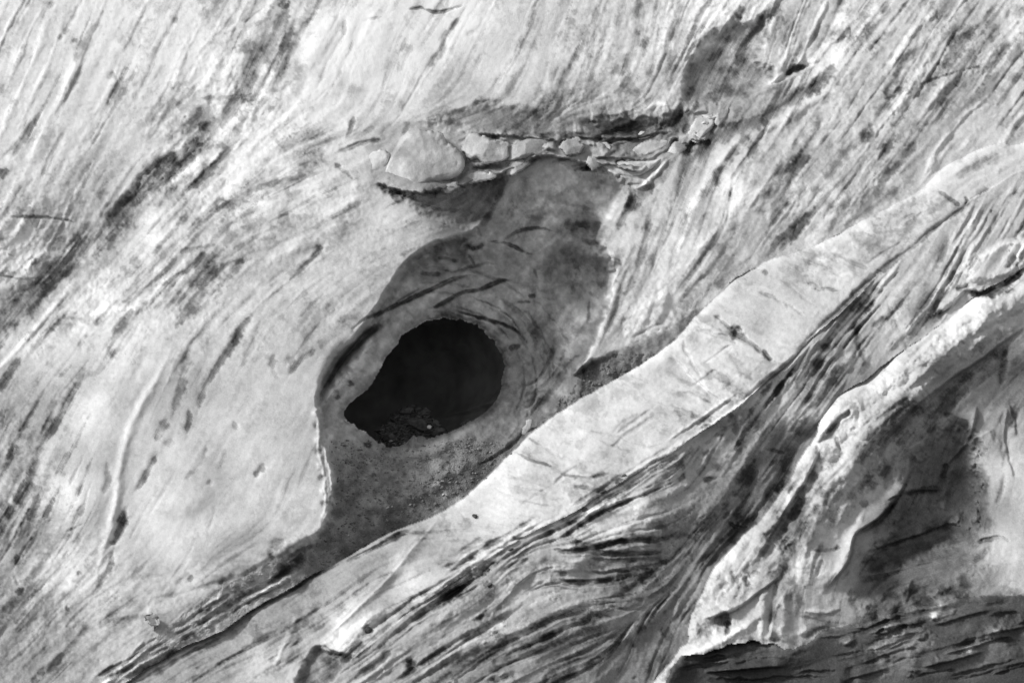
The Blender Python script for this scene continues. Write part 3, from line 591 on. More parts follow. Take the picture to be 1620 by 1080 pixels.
spot(1165, 527, 11, 1.2, -9, R=RID, ry=8, ang=50); spot(1135, 502, 5, .8, -3, R=RID); spot(1117, 675, 8, .9, -5, R=RID, ry=5, ang=-35); spot(1295, 410, 12, .35, -3, R=RID, ry=8)
for k in range(16):
    rr = random.Random(100 + k); t = rr.random(); x = 720 + 380 * t; y = 850 - 240 * t + rr.uniform(-35, 60)
    L = rr.uniform(25, 70); stroke([(x, y), (x + L, y + L * rr.uniform(.1, .4))], rr.uniform(1.2, 2.4), rr.uniform(.1, .35), -1.5, R=RID)
stroke([(690, 822), (650, 868), (600, 922), (560, 958), (520, 998)], 9, -.2, 9, R=RID, rough=.1)
area([(512, 1012), (560, 985), (600, 965), (575, 1000), (540, 1030)], -.25, 6, 10, R=RID)
area([(465, 1090), (480, 1050), (500, 1022), (520, 1028), (552, 1035), (530, 1060), (505, 1100)], 1.6, -16, 6, R=None)
stroke([(510, 1018), (530, 1030), (550, 1031)], 3.5, .9, -8)
# ropes along the lower edge of the ridge
ROPE = curve([(500, 1080), (600, 1003), (690, 936), (765, 886), (830, 848), (900, 808), (960, 776), (1060, 713), (1165, 640), (1225, 590)], 8)
for k in range(44):
    rr = random.Random(700 + k); i = rr.randrange(0, len(ROPE) - 14); n_ = rr.randrange(6, 22); off = rr.gauss(4, 13); dr = rr.uniform(-.3, .3)
    seg = ROPE[i:i + n_:3]
    if len(seg) < 2: continue
    up = rr.random() < .5
    stroke([(x + (off + dr * q) * .55, y + (off + dr * q) * .8) for q, (x, y) in enumerate(seg)], rr.uniform(2, 4), rr.uniform(-.35, -.1) if up else rr.uniform(.3, .9), rr.uniform(2, 5) if up else rr.uniform(-5, -2), rough=1.0, warp=4)
stroke([(600, 1020), (680, 965), (740, 925), (790, 893)], 4, 1.0, -8); stroke([(640, 995), (690, 955), (730, 935)], 5, .7, -5)
stroke([(1165, 640), (1225, 590), (1260, 560), (1300, 520)], 3, .8, -6, rough=.4); stroke([(1240, 575), (1300, 515), (1370, 450), (1430, 400), (1490, 352), (1560, 305)], 4.5, 1.2, -9, rough=.6)
stroke([(1180, 630), (1240, 580), (1310, 525), (1390, 455)], 6, -.35, 8, R=FLD)
# ---- the dirty slope below the ridge
for p, w, d, h in [
    ([(1360, 470), (1320, 510), (1280, 560), (1240, 600)], 9, .7, -6), ([(1395, 450), (1365, 490), (1345, 530)], 7, .9, -6), ([(1400, 505), (1385, 515), (1380, 522)], 5, 1.2, -5), ([(1412, 505), (1410, 520)], 6, .9, -5), ([(1355, 520), (1360, 550), (1370, 575)], 7, 1.1, -8), ([(1310, 540), (1300, 560), (1290, 590)], 7, 1.0, -7),
    ([(1345, 560), (1340, 590)], 9, -.5, 9), ([(1325, 545), (1312, 590), (1300, 620)], 8, -.3, 8), ([(1240, 605), (1230, 620), (1235, 640)], 6, 1.0, -5), ([(1250, 660), (1225, 700), (1190, 740), (1160, 790)], 10, .7, -8), ([(1300, 640), (1260, 680), (1220, 715)], 6, -.55, 9), ([(1310, 655), (1270, 700), (1230, 760), (1200, 800)], 9, .9, -10),
    ([(1210, 708), (1225, 712), (1245, 718)], 3, 1.2, -6), ([(1150, 650), (1160, 665), (1165, 690)], 6, .9, -6), ([(1120, 735), (1140, 740), (1130, 745)], 7, .8, -5), ([(1110, 760), (1140, 755)], 3, .8, -4), ([(1175, 690), (1165, 720)], 6, .6, -4), ([(1180, 660), (1150, 740), (1130, 760)], 5, -.3, 5),
    ([(1060, 740), (1045, 770), (1030, 800)], 10, .5, -5), ([(870, 868), (900, 872), (930, 870), (1000, 876), (1060, 870)], 3.5, 1.2, -7), ([(900, 852), (940, 862), (960, 868)], 4, 1.0, -5), ([(960, 858), (1000, 856), (1060, 852)], 5, .9, -6), ([(930, 880), (990, 886), (1020, 882)], 3, .7, -4), ([(930, 905), (970, 902), (1000, 902)], 2.6, .9, -4), ([(885, 908), (900, 910)], 5, 1.2, -5), ([(880, 920), (930, 918), (980, 912)], 2.6, .9, -4), ([(850, 895), (870, 890), (930, 895)], 4, .4, -3),
    ([(900, 895), (925, 885), (935, 870)], 7, -.55, 8), ([(790, 905), (815, 893), (840, 885)], 3.5, .9, -4), ([(765, 925), (780, 920)], 6, .7, -4), ([(800, 935), (840, 905)], 3, .35, 4), ([(755, 980), (775, 958)], 4, .8, -4), ([(740, 1010), (790, 980), (850, 950)], 6, .4, -4), ([(820, 940), (870, 930), (920, 935)], 3, .3, -2),
    ([(820, 1000), (870, 980), (930, 970), (980, 980)], 5, .9, -7), ([(730, 1015), (770, 1000), (800, 1005)], 5, .8, -6), ([(700, 1055), (760, 1030), (830, 1010), (900, 1000)], 6, .8, -6), ([(760, 1070), (830, 1040), (880, 1020)], 6, .7, -6), ([(760, 1025), (800, 1000), (850, 985)], 6, -.45, 6), ([(640, 1075), (700, 1045), (760, 1010), (800, 985)], 7, -.4, 7),
    ([(790, 1065), (780, 1075), (820, 1060)], 5, 1.2, -7), ([(645, 1045), (655, 1055)], 6, 1.8, -10), ([(640, 1042), (660, 1048)], 4, 1.2, -5), ([(680, 1085), (720, 1060)], 4, .7, -4),
    ([(1080, 870), (1050, 895), (1000, 930), (960, 950)], 6, .9, -8), ([(1040, 905), (1010, 925)], 5, 1.0, -6), ([(1100, 860), (1060, 890), (1010, 935)], 5, -.7, 9), ([(1120, 870), (1090, 920), (1050, 975)], 7, .5, -6), ([(1100, 900), (1060, 950), (1000, 1000), (930, 1040)], 6, -.55, 9), ([(940, 1045), (900, 1065), (860, 1080)], 7, -.35, 6),
    ([(1080, 960), (1050, 1010), (1030, 1060), (1020, 1090)], 7, 1.3, -12), ([(1080, 940), (1060, 1000)], 4, -.5, 7), ([(1055, 1010), (1040, 1050), (1030, 1085)], 5, -.3, 6), ([(960, 960), (1000, 965), (1020, 962)], 3, .8, -4), ([(1010, 1000), (970, 1040), (940, 1080)], 8, .5, -6), ([(930, 985), (970, 990), (960, 1010)], 10, -.3, 5),
    ([(1200, 740), (1180, 790), (1140, 850)], 7, .7, -8), ([(1170, 790), (1130, 850), (1100, 890)], 5, -.35, 7), ([(1150, 820), (1160, 832), (1190, 838)], 2.4, .8, -3), ([(1155, 830), (1175, 840)], 2.4, .7, -3), ([(1270, 700), (1240, 760), (1210, 795), (1165, 845), (1120, 895), (1092, 950)], 8, 1.1, -14), ([(1220, 728), (1232, 728)], 4, 1.2, -5), ([(1115, 735), (1100, 750)], 5, .7, -4),
    ([(1020, 790), (1000, 830), (960, 845)], 8, -.25, 5), ([(880, 815), (920, 830), (960, 850)], 3, .4, -3), ([(1010, 770), (1030, 760)], 4, .4, -2), ([(1020, 835), (1040, 830), (1060, 840)], 5, .6, -4), ([(1110, 800), (1090, 835), (1060, 860)], 5, .7, -4)]:
    stroke(p, w, d, h, R=FLD)
for k in range(46):
    rr = random.Random(300 + k); x = rr.uniform(700, 1240); y = rr.uniform(0, 1)
    y0 = 930 - (x - 700) * .6 + 35; y = y0 + y * (1080 - y0)
    spot(x, y, rr.uniform(3, 8), rr.choice((.7, .9, -.5)), rr.uniform(-4, 4), R=FLD, ry=rr.uniform(2, 5), ang=rr.uniform(-60, -10))
# pale slab over a black crevice
lip([(1630, 428), (1590, 452), (1560, 462), (1525, 460), (1500, 485), (1470, 500)], 16, 20, R=FLD, dedge=.5)
stroke([(1630, 425), (1600, 445), (1570, 465), (1520, 460), (1505, 478), (1480, 495), (1460, 505)], 5, 1.9, -14, R=[3, 4], rough=1.0); spot(1522, 455, 10, 1.2, -8, ry=6); spot(1545, 462, 9, 1.0, -6, ry=5); spot(1600, 415, 9, 1.0, -6)
area([(1520, 430), (1545, 400), (1580, 385), (1620, 378), (1640, 400), (1600, 425), (1560, 445), (1530, 448)], -.45, 12, 8, R=FLD)
for p, w, d, h in [([(1560, 375), (1575, 345), (1560, 330)], 5, .4, -5), ([(1480, 440), (1460, 480), (1440, 520)], 8, .35, -5), ([(1400, 470), (1420, 520), (1440, 560)], 4, .3, -4), ([(1500, 370), (1480, 420)], 5, .3, -4), ([(1440, 560), (1420, 570), (1390, 590), (1370, 600)], 4, .9, -7), ([(1400, 580), (1430, 555)], 5, -.3, 5), ([(1590, 300), (1560, 330), (1540, 360)], 6, .3, -4), ([(1420, 590), (1400, 600), (1380, 605)], 4, .8, -6)]:
    stroke(p, w, d, h, R=FLD)
# ---- lobed buttress
for p, w, d, h in [
    ([(1620, 520), (1570, 560), (1510, 600), (1460, 640), (1400, 700), (1370, 745)], 10, .7, -10), ([(1592, 548), (1586, 580), (1580, 615)], 5, .8, -7), ([(1560, 590), (1540, 610), (1500, 640)], 6, .5, -6),
    ([(1292, 690), (1320, 668), (1335, 658)], 4, -.3, 6), ([(1345, 645), (1338, 658), (1325, 665), (1305, 690)], 3.5, 1.3, -8), ([(1330, 665), (1310, 690), (1290, 705)], 4, .8, -7), ([(1290, 700), (1300, 730), (1330, 730)], 6, .7, -8), ([(1320, 690), (1330, 715)], 3.5, .8, -5), ([(1270, 735), (1260, 760), (1250, 775)], 8, .5, -5), ([(1298, 738), (1305, 745)], 6, 1.0, -6),
    ([(1250, 745), (1240, 780), (1215, 815)], 9, .8, -8), ([(1215, 860), (1190, 880)], 9, .8, -5), ([(1225, 830), (1205, 850)], 7, .5, -4),
    ([(1290, 780), (1265, 800), (1245, 830)], 13, .6, -16), ([(1260, 850), (1250, 880), (1235, 910)], 12, .8, -16), ([(1285, 770), (1310, 785), (1300, 800)], 6, .9, -8), ([(1260, 845), (1265, 830), (1262, 850)], 5, 1.2, -8), ([(1255, 890), (1230, 905), (1200, 915)], 6, .7, -6), ([(1175, 910), (1185, 930)], 5, 1.3, -8), ([(1155, 900), (1165, 925)], 4, .7, -5), ([(1145, 935), (1140, 945)], 5, .9, -4),
    ([(1362, 760), (1335, 790)], 7, .9, -10), ([(1400, 730), (1405, 755), (1400, 780)], 9, .6, -5), ([(1345, 760), (1380, 765), (1370, 775)], 5, .9, -6), ([(1440, 750), (1420, 785), (1390, 820), (1345, 850)], 5, .9, -12),
    ([(1365, 805), (1345, 850), (1330, 890)], 8, -.25, 12), ([(1280, 868), (1310, 868), (1330, 864)], 2.5, .8, -3), ([(1320, 864), (1330, 864)], 3.5, .9, -3), ([(1325, 900), (1310, 920), (1300, 935)], 4, .7, -6), ([(1340, 900), (1330, 915)], 4, .5, -4), ([(1300, 880), (1290, 910)], 3, .25, -2),
    ([(1260, 905), (1240, 930), (1255, 955)], 6, .5, -6), ([(1245, 905), (1210, 920), (1190, 940)], 8, .6, -8), ([(1210, 940), (1208, 980), (1205, 1010)], 6, -.2, 10), ([(1235, 950), (1228, 990)], 8, .6, -8),
    ([(1155, 965), (1125, 985), (1100, 1005)], 12, 1.5, -22), ([(1170, 950), (1140, 965), (1115, 975)], 5, -.3, 10), ([(1150, 980), (1145, 992)], 5, .9, -6), ([(1065, 1045), (1110, 1025), (1150, 1005), (1180, 985)], 7, -.6, 12), ([(1270, 962), (1300, 966), (1330, 960)], 3, -.2, 5), ([(1260, 970), (1310, 985), (1340, 985)], 4, .5, -5),
    ([(1420, 780), (1460, 775), (1500, 772)], 4, 1.0, -10), ([(1500, 730), (1495, 760)], 4, 1.0, -8), ([(1380, 870), (1440, 850), (1500, 830)], 2.6, .8, -5), ([(1480, 840), (1510, 830)], 4, .8, -5), ([(1360, 920), (1420, 905), (1430, 898)], 3, .7, -4), ([(1500, 790), (1495, 810)], 6, -.6, 8), ([(1560, 730), (1555, 800), (1565, 850)], 7, .4, -6),
    ([(1590, 745), (1580, 780), (1570, 800)], 4, .8, -4), ([(1540, 860), (1580, 850), (1600, 860)], 3, .8, -5), ([(1585, 650), (1588, 700), (1595, 740)], 8, .4, -6), ([(1610, 640), (1600, 680)], 8, .6, -6), ([(1440, 960), (1490, 940), (1520, 935)], 5, .6, -5), ([(1378, 840), (1380, 860)], 5, -.5, 6), ([(1385, 830), (1375, 870)], 5, .4, -6)]:
    stroke(p, w, d, h, R=BUT)
stroke([(1660, 430), (1570, 500), (1500, 552), (1418, 632), (1360, 712), (1311, 790), (1275, 853), (1262, 940)], 30, .12, 46, R=BUT, rough=.35)
stroke([(1335, 636), (1298, 678), (1258, 735), (1197, 808), (1130, 893), (1098, 985)], 13, .05, 30, R=BUT, rough=.35)
stroke([(1310, 722), (1272, 780), (1228, 838), (1205, 885)], 15, .6, -24, R=BUT, rough=.9); stroke([(1250, 905), (1240, 960), (1235, 1010)], 8, -.25, 16, R=BUT); stroke([(1208, 925), (1195, 975), (1150, 1012)], 9, -.25, 16, R=BUT); stroke([(1225, 915), (1220, 990)], 5, .6, -9, R=BUT)
stroke([(1610, 540), (1540, 600), (1470, 655), (1420, 700)], 14, .55, -6, R=BUT, rough=1.0)
area([(1440, 745), (1470, 690), (1500, 665), (1535, 690), (1550, 740), (1545, 800), (1510, 850), (1440, 880), (1380, 900), (1400, 850), (1430, 800)], .45, -26, 16, R=BUT)  # deep hollow, part of its shade painted into the colour
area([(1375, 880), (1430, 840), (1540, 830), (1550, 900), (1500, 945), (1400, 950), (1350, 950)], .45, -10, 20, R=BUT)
spot(1485, 938, 12, -1.0, 6, R=BUT, ry=6); spot(1500, 960, 9, -.8, 4, R=BUT, ry=5); spot(1120, 760, 6, .6); spot(1490, 955, 8, -.7, 4)
# ---- dark layered ledge
for k in range(22):
    rr = random.Random(500 + k); x = rr.uniform(1060, 1600); y = rr.uniform(985, 1085) if x > 1300 else rr.uniform(1035, 1085)
    L = rr.uniform(50, 170); s = -.08 if x < 1300 else -.26
    stroke([(x, y), (x + L * .5, y + L * s * .5 + rr.uniform(-4, 4)), (x + L, y + L * s)], rr.uniform(1.6, 3.4), rr.uniform(.3, .9), rr.uniform(-7, -3), R=LED, warp=6)
for k in range(9):
    rr = random.Random(560 + k); x = rr.uniform(1060, 1600); y = rr.uniform(985, 1085) if x > 1300 else rr.uniform(1040, 1085)
    L = rr.uniform(40, 120); s = -.08 if x < 1300 else -.26
    lip([(x + L, y + L * s), (x + L * .5, y + L * s * .5), (x, y)], rr.uniform(6, 12), 12, R=LED, dedge=.5)
for x, y, rx, ry, d in [(1410, 1015, 22, 10, -1.1), (1410, 985, 18, 8, -1.0), (1340, 1010, 12, 6, -.9), (1460, 1020, 14, 9, -.8), (1532, 1025, 8, 6, -1.6), (1560, 1005, 28, 10, -.8), (1590, 990, 22, 8, -.8), (1480, 962, 12, 8, -1.0), (1400, 1050, 12, 20, -.6), (1345, 1012, 8, 4, -.9), (1440, 1035, 10, 18, -.6)]:
    spot(x, y, rx, d, 4, R=LED, ry=ry, ang=-20)
stroke([(1345, 1050), (1350, 1075), (1330, 1090)], 9, 1.0, -14, R=LED); stroke([(1500, 1022), (1560, 1012), (1620, 1010)], 4, .8, -7, R=LED); stroke([(1340, 995), (1420, 980), (1500, 960), (1560, 950)], 4, .9, -6, R=LED)

lip([(1258, 925), (1258, 850), (1283, 790), (1330, 742), (1360, 712)], 12, 30, R=BUT, dedge=.9)
lip([(1448, 732), (1420, 785), (1385, 820), (1350, 845), (1340, 885), (1300, 938)], 22, 26, R=BUT, dedge=1.0)
lip([(1622, 515), (1560, 560), (1500, 600), (1450, 640), (1400, 695)], 12, 26, R=BUT, dedge=.4)
lip([(1300, 705), (1275, 760), (1245, 800), (1215, 850), (1190, 890)], 12, 20, R=BUT, dedge=.5)
lip([(1240, 905), (1200, 935), (1160, 962), (1110, 978)], 14, 14, R=BUT, dedge=.8)
lip([(1215, 1010), (1225, 960), (1245, 925)], 14, 16, R=BUT, dedge=.6)
lip([(1555, 735), (1560, 790), (1550, 850)], -12, 30, R=BUT); lip([(1595, 640), (1590, 700), (1605, 760)], 6, 24, R=BUT)
lip([(1500, 775), (1440, 778), (1400, 790)], 12, 16, R=BUT, dedge=.6); lip([(1510, 828), (1440, 850), (1370, 872)], 9, 18, R=BUT, dedge=.6); lip([(1545, 640), (1535, 690), (1500, 735)], 10, 18, R=BUT, dedge=.6)
for x, y, r, ry, d in [(1250, 820, 22, 26, .5), (1265, 800, 12, 18, .5), (1215, 870, 10, 14, .5), (1228, 745, 8, 5, .8), (1285, 755, 8, 6, .7), (1190, 905, 9, 5, .7), (1330, 760, 5, 9, .5), (1400, 740, 10, 16, .6), (1520, 690, 10, 14, .6), (1480, 800, 14, 10, .4), (1395, 690, 14, 10, .4), (1345, 640, 9, 5, .7), (1440, 640, 14, 8, .4), (1545, 555, 14, 6, .5), (1580, 530, 14, 6, .5), (1480, 590, 10, 4, .4)]:
    spot(x, y, r, d, -3, R=BUT, ry=ry, ang=20)
# broken, dirty contact between buttress and ledge
for k in range(26):
    rr = random.Random(820 + k); t = rr.random(); x = 1070 + 540 * t; y = 1040 - 100 * t + rr.uniform(-16, 30)
    L = rr.uniform(20, 80); dk = rr.random() < .6
    stroke([(x, y), (x + L * .5, y - L * .1 + rr.uniform(-3, 3)), (x + L, y - L * .22)], rr.uniform(2, 6), .9 if dk else -.8, -5 if dk else 4, R=[4, 5], rough=1.0, warp=6)
# facets and lengthwise cracks on the ridge
lip([(1105, 508), (1150, 528), (1195, 552), (1225, 578)], 9, 40, R=RID); lip([(1060, 560), (1110, 610), (1150, 640)], -7, 40, R=RID); lip([(820, 712), (880, 742), (960, 775)], 6, 40, R=RID, dedge=.3); lip([(1290, 398), (1340, 420), (1390, 436)], 8, 40, R=RID)
for k in range(14):
    rr = random.Random(860 + k); t = rr.random(); x = 600 + 900 * t; y = 930 - 620 * t + rr.uniform(-20, 70)
    L = rr.uniform(20, 90); stroke([(x, y), (x + L * .5, y - L * .36 + rr.uniform(-3, 3)), (x + L, y - L * .68)], rr.uniform(1.2, 3), rr.choice((.12, .2, .3, -.15)), rr.uniform(-3, 0), R=RID, rough=1.0, warp=5)
# the jagged overhang of the shelf
lip([(1060, 250), (1010, 268), (960, 262), (900, 250), (855, 250), (800, 272), (745, 290), (690, 300), (640, 302), (596, 292)], 16, 20, R=WALL, warp=7, dedge=.8)
lip([(1085, 205), (1030, 212), (970, 218), (920, 215), (880, 222), (820, 218), (760, 210), (720, 222)], 12, 16, R=WALL, warp=7, dedge=.6)
lip([(1300, 96), (1245, 126), (1195, 140), (1140, 152), (1085, 182), (1060, 200)], -10, 22, R=WALL, warp=5, dedge=.4)
lip([(1070, 232), (1035, 246), (985, 250), (940, 248)], 9, 12, R=WALL, warp=6, dedge=.6)
for k in range(30):
    rr = random.Random(900 + k); x = rr.uniform(720, 1110); y = 285 - (x - 720) * .12 + rr.uniform(-60, 12)
    L = rr.uniform(12, 42); dk = rr.random() < .6
    stroke([(x, y), (x + L * .5, y - 2 + rr.uniform(-4, 4)), (x + L, y - 4)], rr.uniform(1.6, 4), .9 if dk else -.5, -5 if dk else 5, R=WALL, rough=1.0, warp=5)
# long furrows of the upper right
for k in range(34):
    rr = random.Random(940 + k); x = rr.uniform(1180, 1640); y = rr.uniform(-40, 330 - max(0, x - 1280) * .35)
    L = rr.uniform(60, 190); b_ = rr.uniform(-.1, .1); dk = rr.random() < .6
    stroke([(x, y), (x - L * .33, y + L * (.36 + b_ * .3)), (x - L * .62, y + L * .78)], rr.uniform(4, 9), rr.uniform(.35, .75) if dk else -.22, rr.uniform(-5, -2) if dk else rr.uniform(4, 7), R=WALL, rough=1.0, warp=7)

# ---- threads that follow the flow, everywhere
def threads(n, seed, x0, x1, y0, y1, R, L, w, d, h, cond=None):
    rr = random.Random(seed); k = 0; tries = 0
    while k < n and tries < n * 12:
        tries += 1
        x, y = rr.uniform(x0, x1), rr.uniform(y0, y1)
        j, i = int((y - Y0) / ST), int((x - X0) / ST)
        if REG[j, i] not in R or (cond and not cond(x, y, j, i)): continue
        q = rr.random() ** 1.8
        f = .62 if R == WALL else .8
        flow_stroke(x, y, rr.uniform(*L) * 1.7, rr.uniform(*w), f * (d[0] * .5 + (d[1] - d[0] * .5) * q * .85), f * .45 * rr.uniform(*h), R=R, rough=1.3); k += 1
lit = lambda x, y, j, i: rec_sdf[j, i] < -8 and not (60 < x < 500 and 600 < y < 890)
threads(150, 1, -20, 1640, -20, 560, WALL, (40, 170), (1.3, 2.8), (.3, .9), (-3, -1), lit)
threads(75, 2, 1000, 1640, -20, 400, WALL, (70, 220), (1.3, 3.2), (.5, 1.15), (-8, -3), lit)
threads(45, 32, 1000, 1640, -20, 430, WALL, (60, 200), (2.5, 6), (-.35, -.1), (6, 12), lit)
threads(36, 33, -20, 480, -20, 560, WALL, (60, 200), (3, 7), (-.3, -.1), (5, 10), lit)
threads(30, 34, -20, 130, 500, 1080, WALL, (40, 140), (1.5, 3.5), (.6, 1.2), (-8, -3))
threads(45, 3, -20, 400, 330, 640, WALL, (40, 150), (1.3, 3.5), (.4, .9), (-4, -1), lit)
threads(40, 4, -20, 130, 560, 1080, WALL, (30, 110), (1.5, 3.5), (.4, .9), (-4, -1))
threads(34, 5, 60, 500, 600, 890, WALL, (30, 130), (1.2, 2.2), (.1, .35), (-2, -.5))
threads(30, 6, 80, 480, 890, 1080, WALL, (40, 140), (1.3, 3), (.3, .8), (-4, -1))
threads(40, 7, -20, 1640, -20, 560, WALL, (60, 160), (3, 7), (-.3, -.1), (2, 5), lit)
threads(130, 8, 560, 1640, 260, 1080, FLD, (60, 200), (1.4, 3.2), (.6, 1.5), (-10, -4))
threads(60, 9, 560, 1640, 260, 1080, FLD, (50, 170), (2, 5), (-.6, -.25), (7, 14))
threads(60, 10, 1080, 1640, 420, 1000, BUT, (25, 110), (1.3, 3), (.3, .8), (-4, -1))
threads(60, 11, 180, 700, 820, 1080, RID, (40, 170), (1.2, 2.8), (.25, .7), (-4, -1))
threads(70, 12, 700, 1620, 230, 880, RID, (25, 90), (1, 1.8), (.06, .2), (-1.5, -.4))
threads(30, 13, 560, 980, 380, 720, WALL, (25, 80), (1.2, 2.2), (.2, .6), (-4, -1), lambda x, y, j, i: rec_sdf[j, i] > 12 and hol_sdf[j, i] < -14)
threads(45, 31, 540, 1080, -20, 180, WALL, (50, 170), (1.5, 4), (.2, .7), (-3, -1))
threads(26, 22, 540, 1080, -20, 180, WALL, (50, 150), (4, 9), (.15, .4), (-3, -1))
threads(30, 23, 380, 660, 280, 640, WALL, (30, 110), (2, 7), (.15, .5), (-3, -1), lit)
# darker sunken pockets in the folds of the buttress
for k in range(46):
    rr = random.Random(1000 + k); t = rr.random(); x = 1130 + 330 * t + rr.gauss(0, 22); y = 950 - 300 * t + rr.gauss(0, 34)
    spot(x, y, rr.uniform(6, 18), rr.uniform(.35, 1.0), -rr.uniform(1, 3.5), R=BUT, ry=rr.uniform(3, 7), ang=rr.uniform(100, 140))
for k in range(6):
    rr = random.Random(1060 + k); x = rr.uniform(1400, 1620); y = rr.uniform(600, 920)
    L = rr.uniform(20, 60); an = math.radians(rr.choice((rr.uniform(60, 110), rr.uniform(-30, 0))))
    lip([(x, y), (x + L * .5 * math.cos(an) + 3, y + L * .5 * math.sin(an)), (x + L * math.cos(an), y + L * math.sin(an))], rr.uniform(4, 9), rr.uniform(10, 22), R=BUT, dedge=rr.uniform(.2, .6), warp=5)
# curved layers round the cave mouth
for k in range(20):
    rr = random.Random(1100 + k); f = rr.uniform(1.15, 2.0); a0 = math.radians(rr.uniform(-110, 30)); a1 = a0 + math.radians(rr.uniform(20, 60))
    stroke([(690 + f * 118 * math.cos(a), 600 + f * 100 * math.sin(a)) for a in np.linspace(a0, a1, 5)], rr.uniform(1.2, 2.6), rr.uniform(.25, .7), -rr.uniform(2, 6), R=WALL, warp=4)
# the debris band breaks up into ribs and cracks towards its low end
for k in range(26):
    rr = random.Random(1140 + k); t = rr.random(); x = 510 - 330 * t; y = 868 + 200 * t + rr.uniform(-18, 26)
    L = rr.uniform(30, 110); dk = rr.random() < .5
    stroke([(x, y), (x - L * .5, y + L * .29 + rr.uniform(-3, 3)), (x - L, y + L * .58)], rr.uniform(1.6, 4), rr.uniform(.5, 1.1) if dk else rr.uniform(-.7, -.3), -4 if dk else 4, R=WALL, rough=1.0, warp=4)
# broken crust on the shelf
for k in range(40):
    rr = random.Random(1200 + k); x = rr.uniform(740, 1110); y = 262 - (x - 740) * .1 + rr.uniform(-52, 26); L = rr.uniform(10, 30)
    lip([(x + L, y - L * .1 + rr.uniform(-4, 4)), (x + L * .5, y + rr.uniform(-3, 3)), (x, y + rr.uniform(-4, 4))], rr.uniform(4, 10), rr.uniform(6, 12), R=WALL, dedge=rr.uniform(.3, .9), d=-.15, warp=4)

# shading round and under the loose blocks, put into the ice colour
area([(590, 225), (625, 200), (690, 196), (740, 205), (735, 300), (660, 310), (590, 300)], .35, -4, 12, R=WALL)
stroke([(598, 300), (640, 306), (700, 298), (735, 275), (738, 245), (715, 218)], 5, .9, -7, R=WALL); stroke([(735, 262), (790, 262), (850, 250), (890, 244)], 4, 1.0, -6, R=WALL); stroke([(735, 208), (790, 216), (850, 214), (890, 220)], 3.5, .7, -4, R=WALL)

area([(325, 222), (260, 265), (200, 310), (150, 355), (60, 430), (-20, 510), (-20, 555), (60, 482), (130, 422), (205, 362), (262, 312), (315, 268)], .5, -6, 24, R=WALL)
lip([(505, 1014), (560, 960), (600, 922), (650, 868), (695, 818)], 14, 60, R=RID, dedge=.35, warp=4)
# mottled pale patches and pits on the ledge
for k in range(46):
    rr = random.Random(1300 + k); x = rr.uniform(1330, 1640); y = 1000 - (x - 1340) * .2 + rr.uniform(-5, 95)
    spot(x, y, rr.uniform(6, 20), rr.choice((-.8, -.5, .6)), rr.uniform(-3, 4), R=LED, ry=rr.uniform(4, 10), ang=rr.uniform(-40, 10))

area([(1340, 985), (1400, 950), (1480, 925), (1540, 915), (1560, 945), (1500, 962), (1420, 985), (1350, 1005)], .7, -4, 14, R=BUT)

# grit creeps up from the ledge and pale ice hangs over it: the contact is broken
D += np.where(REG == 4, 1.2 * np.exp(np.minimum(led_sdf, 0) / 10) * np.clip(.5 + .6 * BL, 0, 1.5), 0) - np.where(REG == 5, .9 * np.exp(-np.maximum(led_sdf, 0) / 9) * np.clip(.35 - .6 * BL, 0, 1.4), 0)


# ------------------------------------------------------------------ texture of the whole face: flutes, smears, grit
AMP = rbf([(100, 150, .17), (250, 100, .17), (60, 60, .18), (200, 250, .2), (520, 80, .14), (420, 100, .5), (300, 260, .6), (600, 100, .14), (800, 100, .14), (700, 50, .1), (1000, 80, .3), (1150, 100, .5), (900, 190, .5), (1250, 50, .35),
           (100, 430, .6), (300, 430, .5), (500, 450, .3), (450, 300, .4), (30, 750, .6), (150, 760, .06), (300, 780, .13), (430, 760, .11), (120, 700, .06), (200, 640, .1), (400, 830, .11), (250, 860, .1), (440, 690, .14), (350, 720, .1), (480, 620, .1), (60, 950, .5), (250, 950, .4),
           (1400, 200, .45), (1550, 100, .4), (1100, 330, .3), (1200, 300, .4), (1350, 320, .5), (1000, 460, .45), (800, 430, .25), (900, 450, .3), (700, 760, .3), (950, 590, .25), (880, 310, .35),
           (1000, 650, .16), (800, 780, .16), (1200, 480, .14), (640, 900, .2), (400, 1000, .35), (1500, 270, .2),
           (900, 820, .3), (1000, 900, .55), (800, 1000, .5), (1150, 750, .5), (1250, 650, .5), (1100, 950, .5), (1450, 450, .25), (1550, 380, .2),
           (1400, 600, .3), (1200, 850, .3), (1330, 820, .2), (1480, 800, .3), (1580, 800, .2), (1250, 950, .35), (1300, 1050, .2), (1550, 1000, .22)], 60)
MOD = np.clip(.7 + .6 * BL2, .05, 2)
FLECK = smooth(1.05, 1.75, .75 * BL + .75 * LIC_M + .35 * BL2 + .35 * GR)          # sparse dark clumps of grit
FLK2 = smooth(1.4, 2.0, .8 * F8n + .5 * LIC_F + .45 * BL2 + .5 * GR)
A2 = AMP * AMP * 2.2
WG = np.clip(.55 + .6 * BL2, 0, 1.6)
THR = (1 - smooth(.03, .22, np.abs(LIC_L + .35 * BL))) * smooth(.1, 1.3, BL2 + .6 * F30 / F30.std())
STK = .8 * smooth(.9, 1.9, LIC_W + .45 * BL2 + .25 * GR) + .8 * THR      # long dark threads of dirt
D += A2 * (.13 * LIC_W + .22 * LIC_M * MOD + .16 * BL + .10 * LIC_S) + AMP * (1.0 * STK * WG + .9 * FLECK + .12 * FLK2) - .2 * AMP
D += .05 * BL2 + .03 * LIC_S + .03 * BL + (.03 + .10 * AMP) * GR
